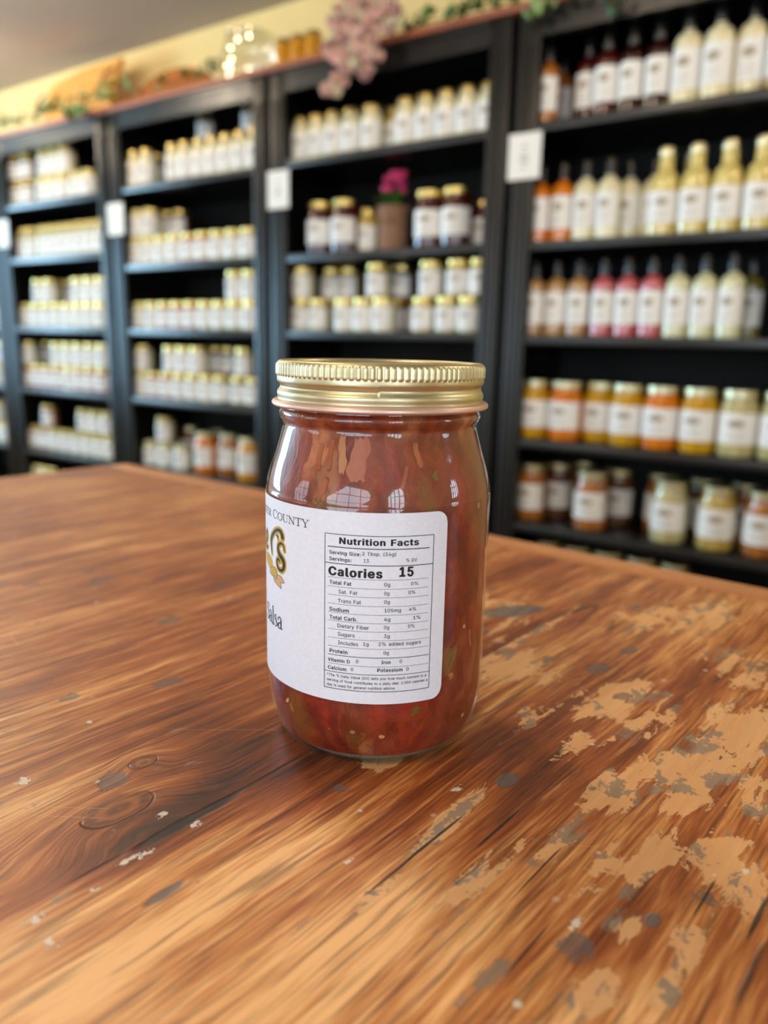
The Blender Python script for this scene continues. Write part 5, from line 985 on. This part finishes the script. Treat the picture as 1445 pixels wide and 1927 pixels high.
# ivy garlands
def ivy(name, label, path, n, mats, size=.018, droop=.03, seed=0):
    """path: (px, py, t) stations"""
    rnd = random.Random(seed); P = []
    for px, py, t in path:
        s, z = wallpt(px, py, t); P.append(W(s, t, max(z, PTZ+.006) if t > NFACE-.012 else z))
    o0 = P[0].copy(); r = empty(name, o0); tag(r, label, 'ivy')
    if len(P) == 1: P.append(P[0]+AW*.02)
    sp_ = [Vector(p) for p in smooth_pts([tuple(p-o0) for p in P], 8)]
    link('stem', MB().tube(sp_, .0016, 5).mesh('stem', plain('vine_stem', lin(92, 74, 44), .8)), r)
    ms = [MB() for _ in mats]
    for i in range(n):
        c_ = sp_[int(rnd.random()*len(sp_))]+Vector((rnd.gauss(0, .010), rnd.gauss(0, .010), rnd.uniform(-.004, droop)))
        m = ms[rnd.randrange(len(ms))]; k = size*rnd.uniform(.6, 1.25)
        rot = Matrix.Rotation(rnd.uniform(0, 2*PI), 3, 'Z') @ Matrix.Rotation(rnd.uniform(.3, 1.5), 3, 'X') @ Matrix.Rotation(rnd.uniform(0, 2*PI), 3, 'Z')
        b = len(m.v); m.v.append(tuple(c_))
        rim = [(0, -.35), (.45, -.55), (.55, -.1), (1.0, .1), (.5, .4), (.35, .55), (0, 1.15), (-.35, .55), (-.5, .4), (-1.0, .1), (-.55, -.1), (-.45, -.55)]
        for x, y in rim:
            v_ = rot @ Vector((x*k*.8, y*k*.8, .18*k*(abs(x)+abs(y)))); m.v.append(tuple(c_+v_))
        for j in range(12): m.face([b, b+1+j, b+1+(j+1) % 12])
    for m, mt, nm in zip(ms, mats, ('leaves', 'darker_leaves', 'paler_leaves')):
        if m.v: link(nm, m.mesh(nm, mt, False), r)
    return r
ivy('ivy_garland', 'trailing green ivy on the plank above the left bookcase', [(0, 240, 1.73), (60, 220, 1.73), (110, 202, 1.73), (175, 184, 1.73), (240, 166, 1.74)], 110, [green, dgreen, pgreen], .016, .035, 1)
ivy('ivy_garland', 'pale green ivy hanging over the corner of the left bookcase', [(120, 215, 1.635), (140, 222, 1.635), (165, 205, 1.635), (205, 178, 1.635)], 60, [pgreen, pgreen, green], .018, .03, 2)
ivy('ivy_garland', 'thin ivy sprig in front of the orange oval board', [(275, 172, 1.72), (340, 152, 1.74), (385, 140, 1.76), (412, 131, 1.72)], 36, [green, dgreen], .018, .03, 3)
ivy('ivy_garland', 'dark ivy sprig right of the dried pink flowers', [(750, 58, 1.74), (795, 44, 1.75), (850, 34, 1.76)], 26, [dgreen, green], .02, .03, 4)
ivy('ivy_garland', 'dark ivy above the right end of the middle-right bookcase', [(860, 28, 1.72), (905, 16, 1.72), (960, 2, 1.72)], 40, [dgreen, green], .02, .03, 5)
ivy('ivy_garland', 'bright green ivy at the gap between the two right bookcases', [(1040, 2, 1.635), (1012, 14, 1.635), (1004, 30, 1.635)], 26, [pgreen, green], .018, .012, 6)
ivy('ivy_garland', 'dark ivy over the right bookcase at the top of the photo', [(1060, -10, 1.635), (1105, -6, 1.635), (1160, 2, 1.635), (1150, 12, 1.635)], 22, [dgreen], .016, .01, 8)
# dried pink flower bunch
o0s, o0z = wallpt(700, 75, 1.63); fo = W(o0s, 1.63, o0z)
db = empty('dried_flower_bunch', fo); tag(db, 'bunch of dried dusty pink flowers hanging over the middle-right bookcase', 'dried flowers')
pk1 = plain('dusty_pink_petal', lin(216, 172, 160), .8, var=.22, scale=50); pk2 = plain('dusty_mauve_petal', lin(176, 134, 130), .8, var=.25, scale=50); pk3 = plain('dusty_green_petal', lin(204, 194, 164), .8, var=.2, scale=50)
rnd = random.Random(11)
chain = [((690, 10), 42, 26), ((655, 45), 34, 20), ((720, 40), 28, 14), ((680, 75), 30, 18), ((640, 95), 26, 16), ((660, 120), 22, 12), ((645, 150), 16, 8), ((622, 172), 12, 6), ((700, 105), 14, 6), ((690, 140), 10, 5), ((740, 15), 22, 8), ((625, 180), 8, 4)]
stems = MB(); k_ = 0
for (c0, rad, cnt) in chain:
    for i in range(cnt):
        a = rnd.uniform(0, 2*PI); q_ = rnd.random()**.5*rad; px, py = c0[0]+q_*math.cos(a), c0[1]+q_*math.sin(a); t = 1.63-.03*rnd.random()
        s, z = wallpt(px, py, t); P = W(s, t, z)-fo
        m = MB(); sz = rnd.uniform(.013, .020)
        for k in range(6):
            aa = k*2*PI/6+rnd.random(); rot = Matrix.Rotation(aa, 3, 'Z') @ Matrix.Rotation(rnd.uniform(.5, 1.0), 3, 'Y')
            m.blob(P+rot @ Vector((0, 0, sz*.5)), sz*.75, 6, 4, (.75, .30, .95), rot)
        link('dried_blossom', m.mesh('dried_blossom', [pk1, pk2, pk1, pk3][rnd.randrange(4)]), db)
        k_ += 1
    s, z = wallpt(c0[0], c0[1], 1.625); stems.tube([tuple(Vector((0, 0, .06))), tuple((W(s, 1.625, z)-fo)*.5+Vector((0, 0, .02))), tuple(W(s, 1.625, z)-fo)], .0016, 5)
link('stems', stems.mesh('stems', plain('dry_stem', lin(120, 92, 60), .9)), db)
bpy.context.view_layer.update()
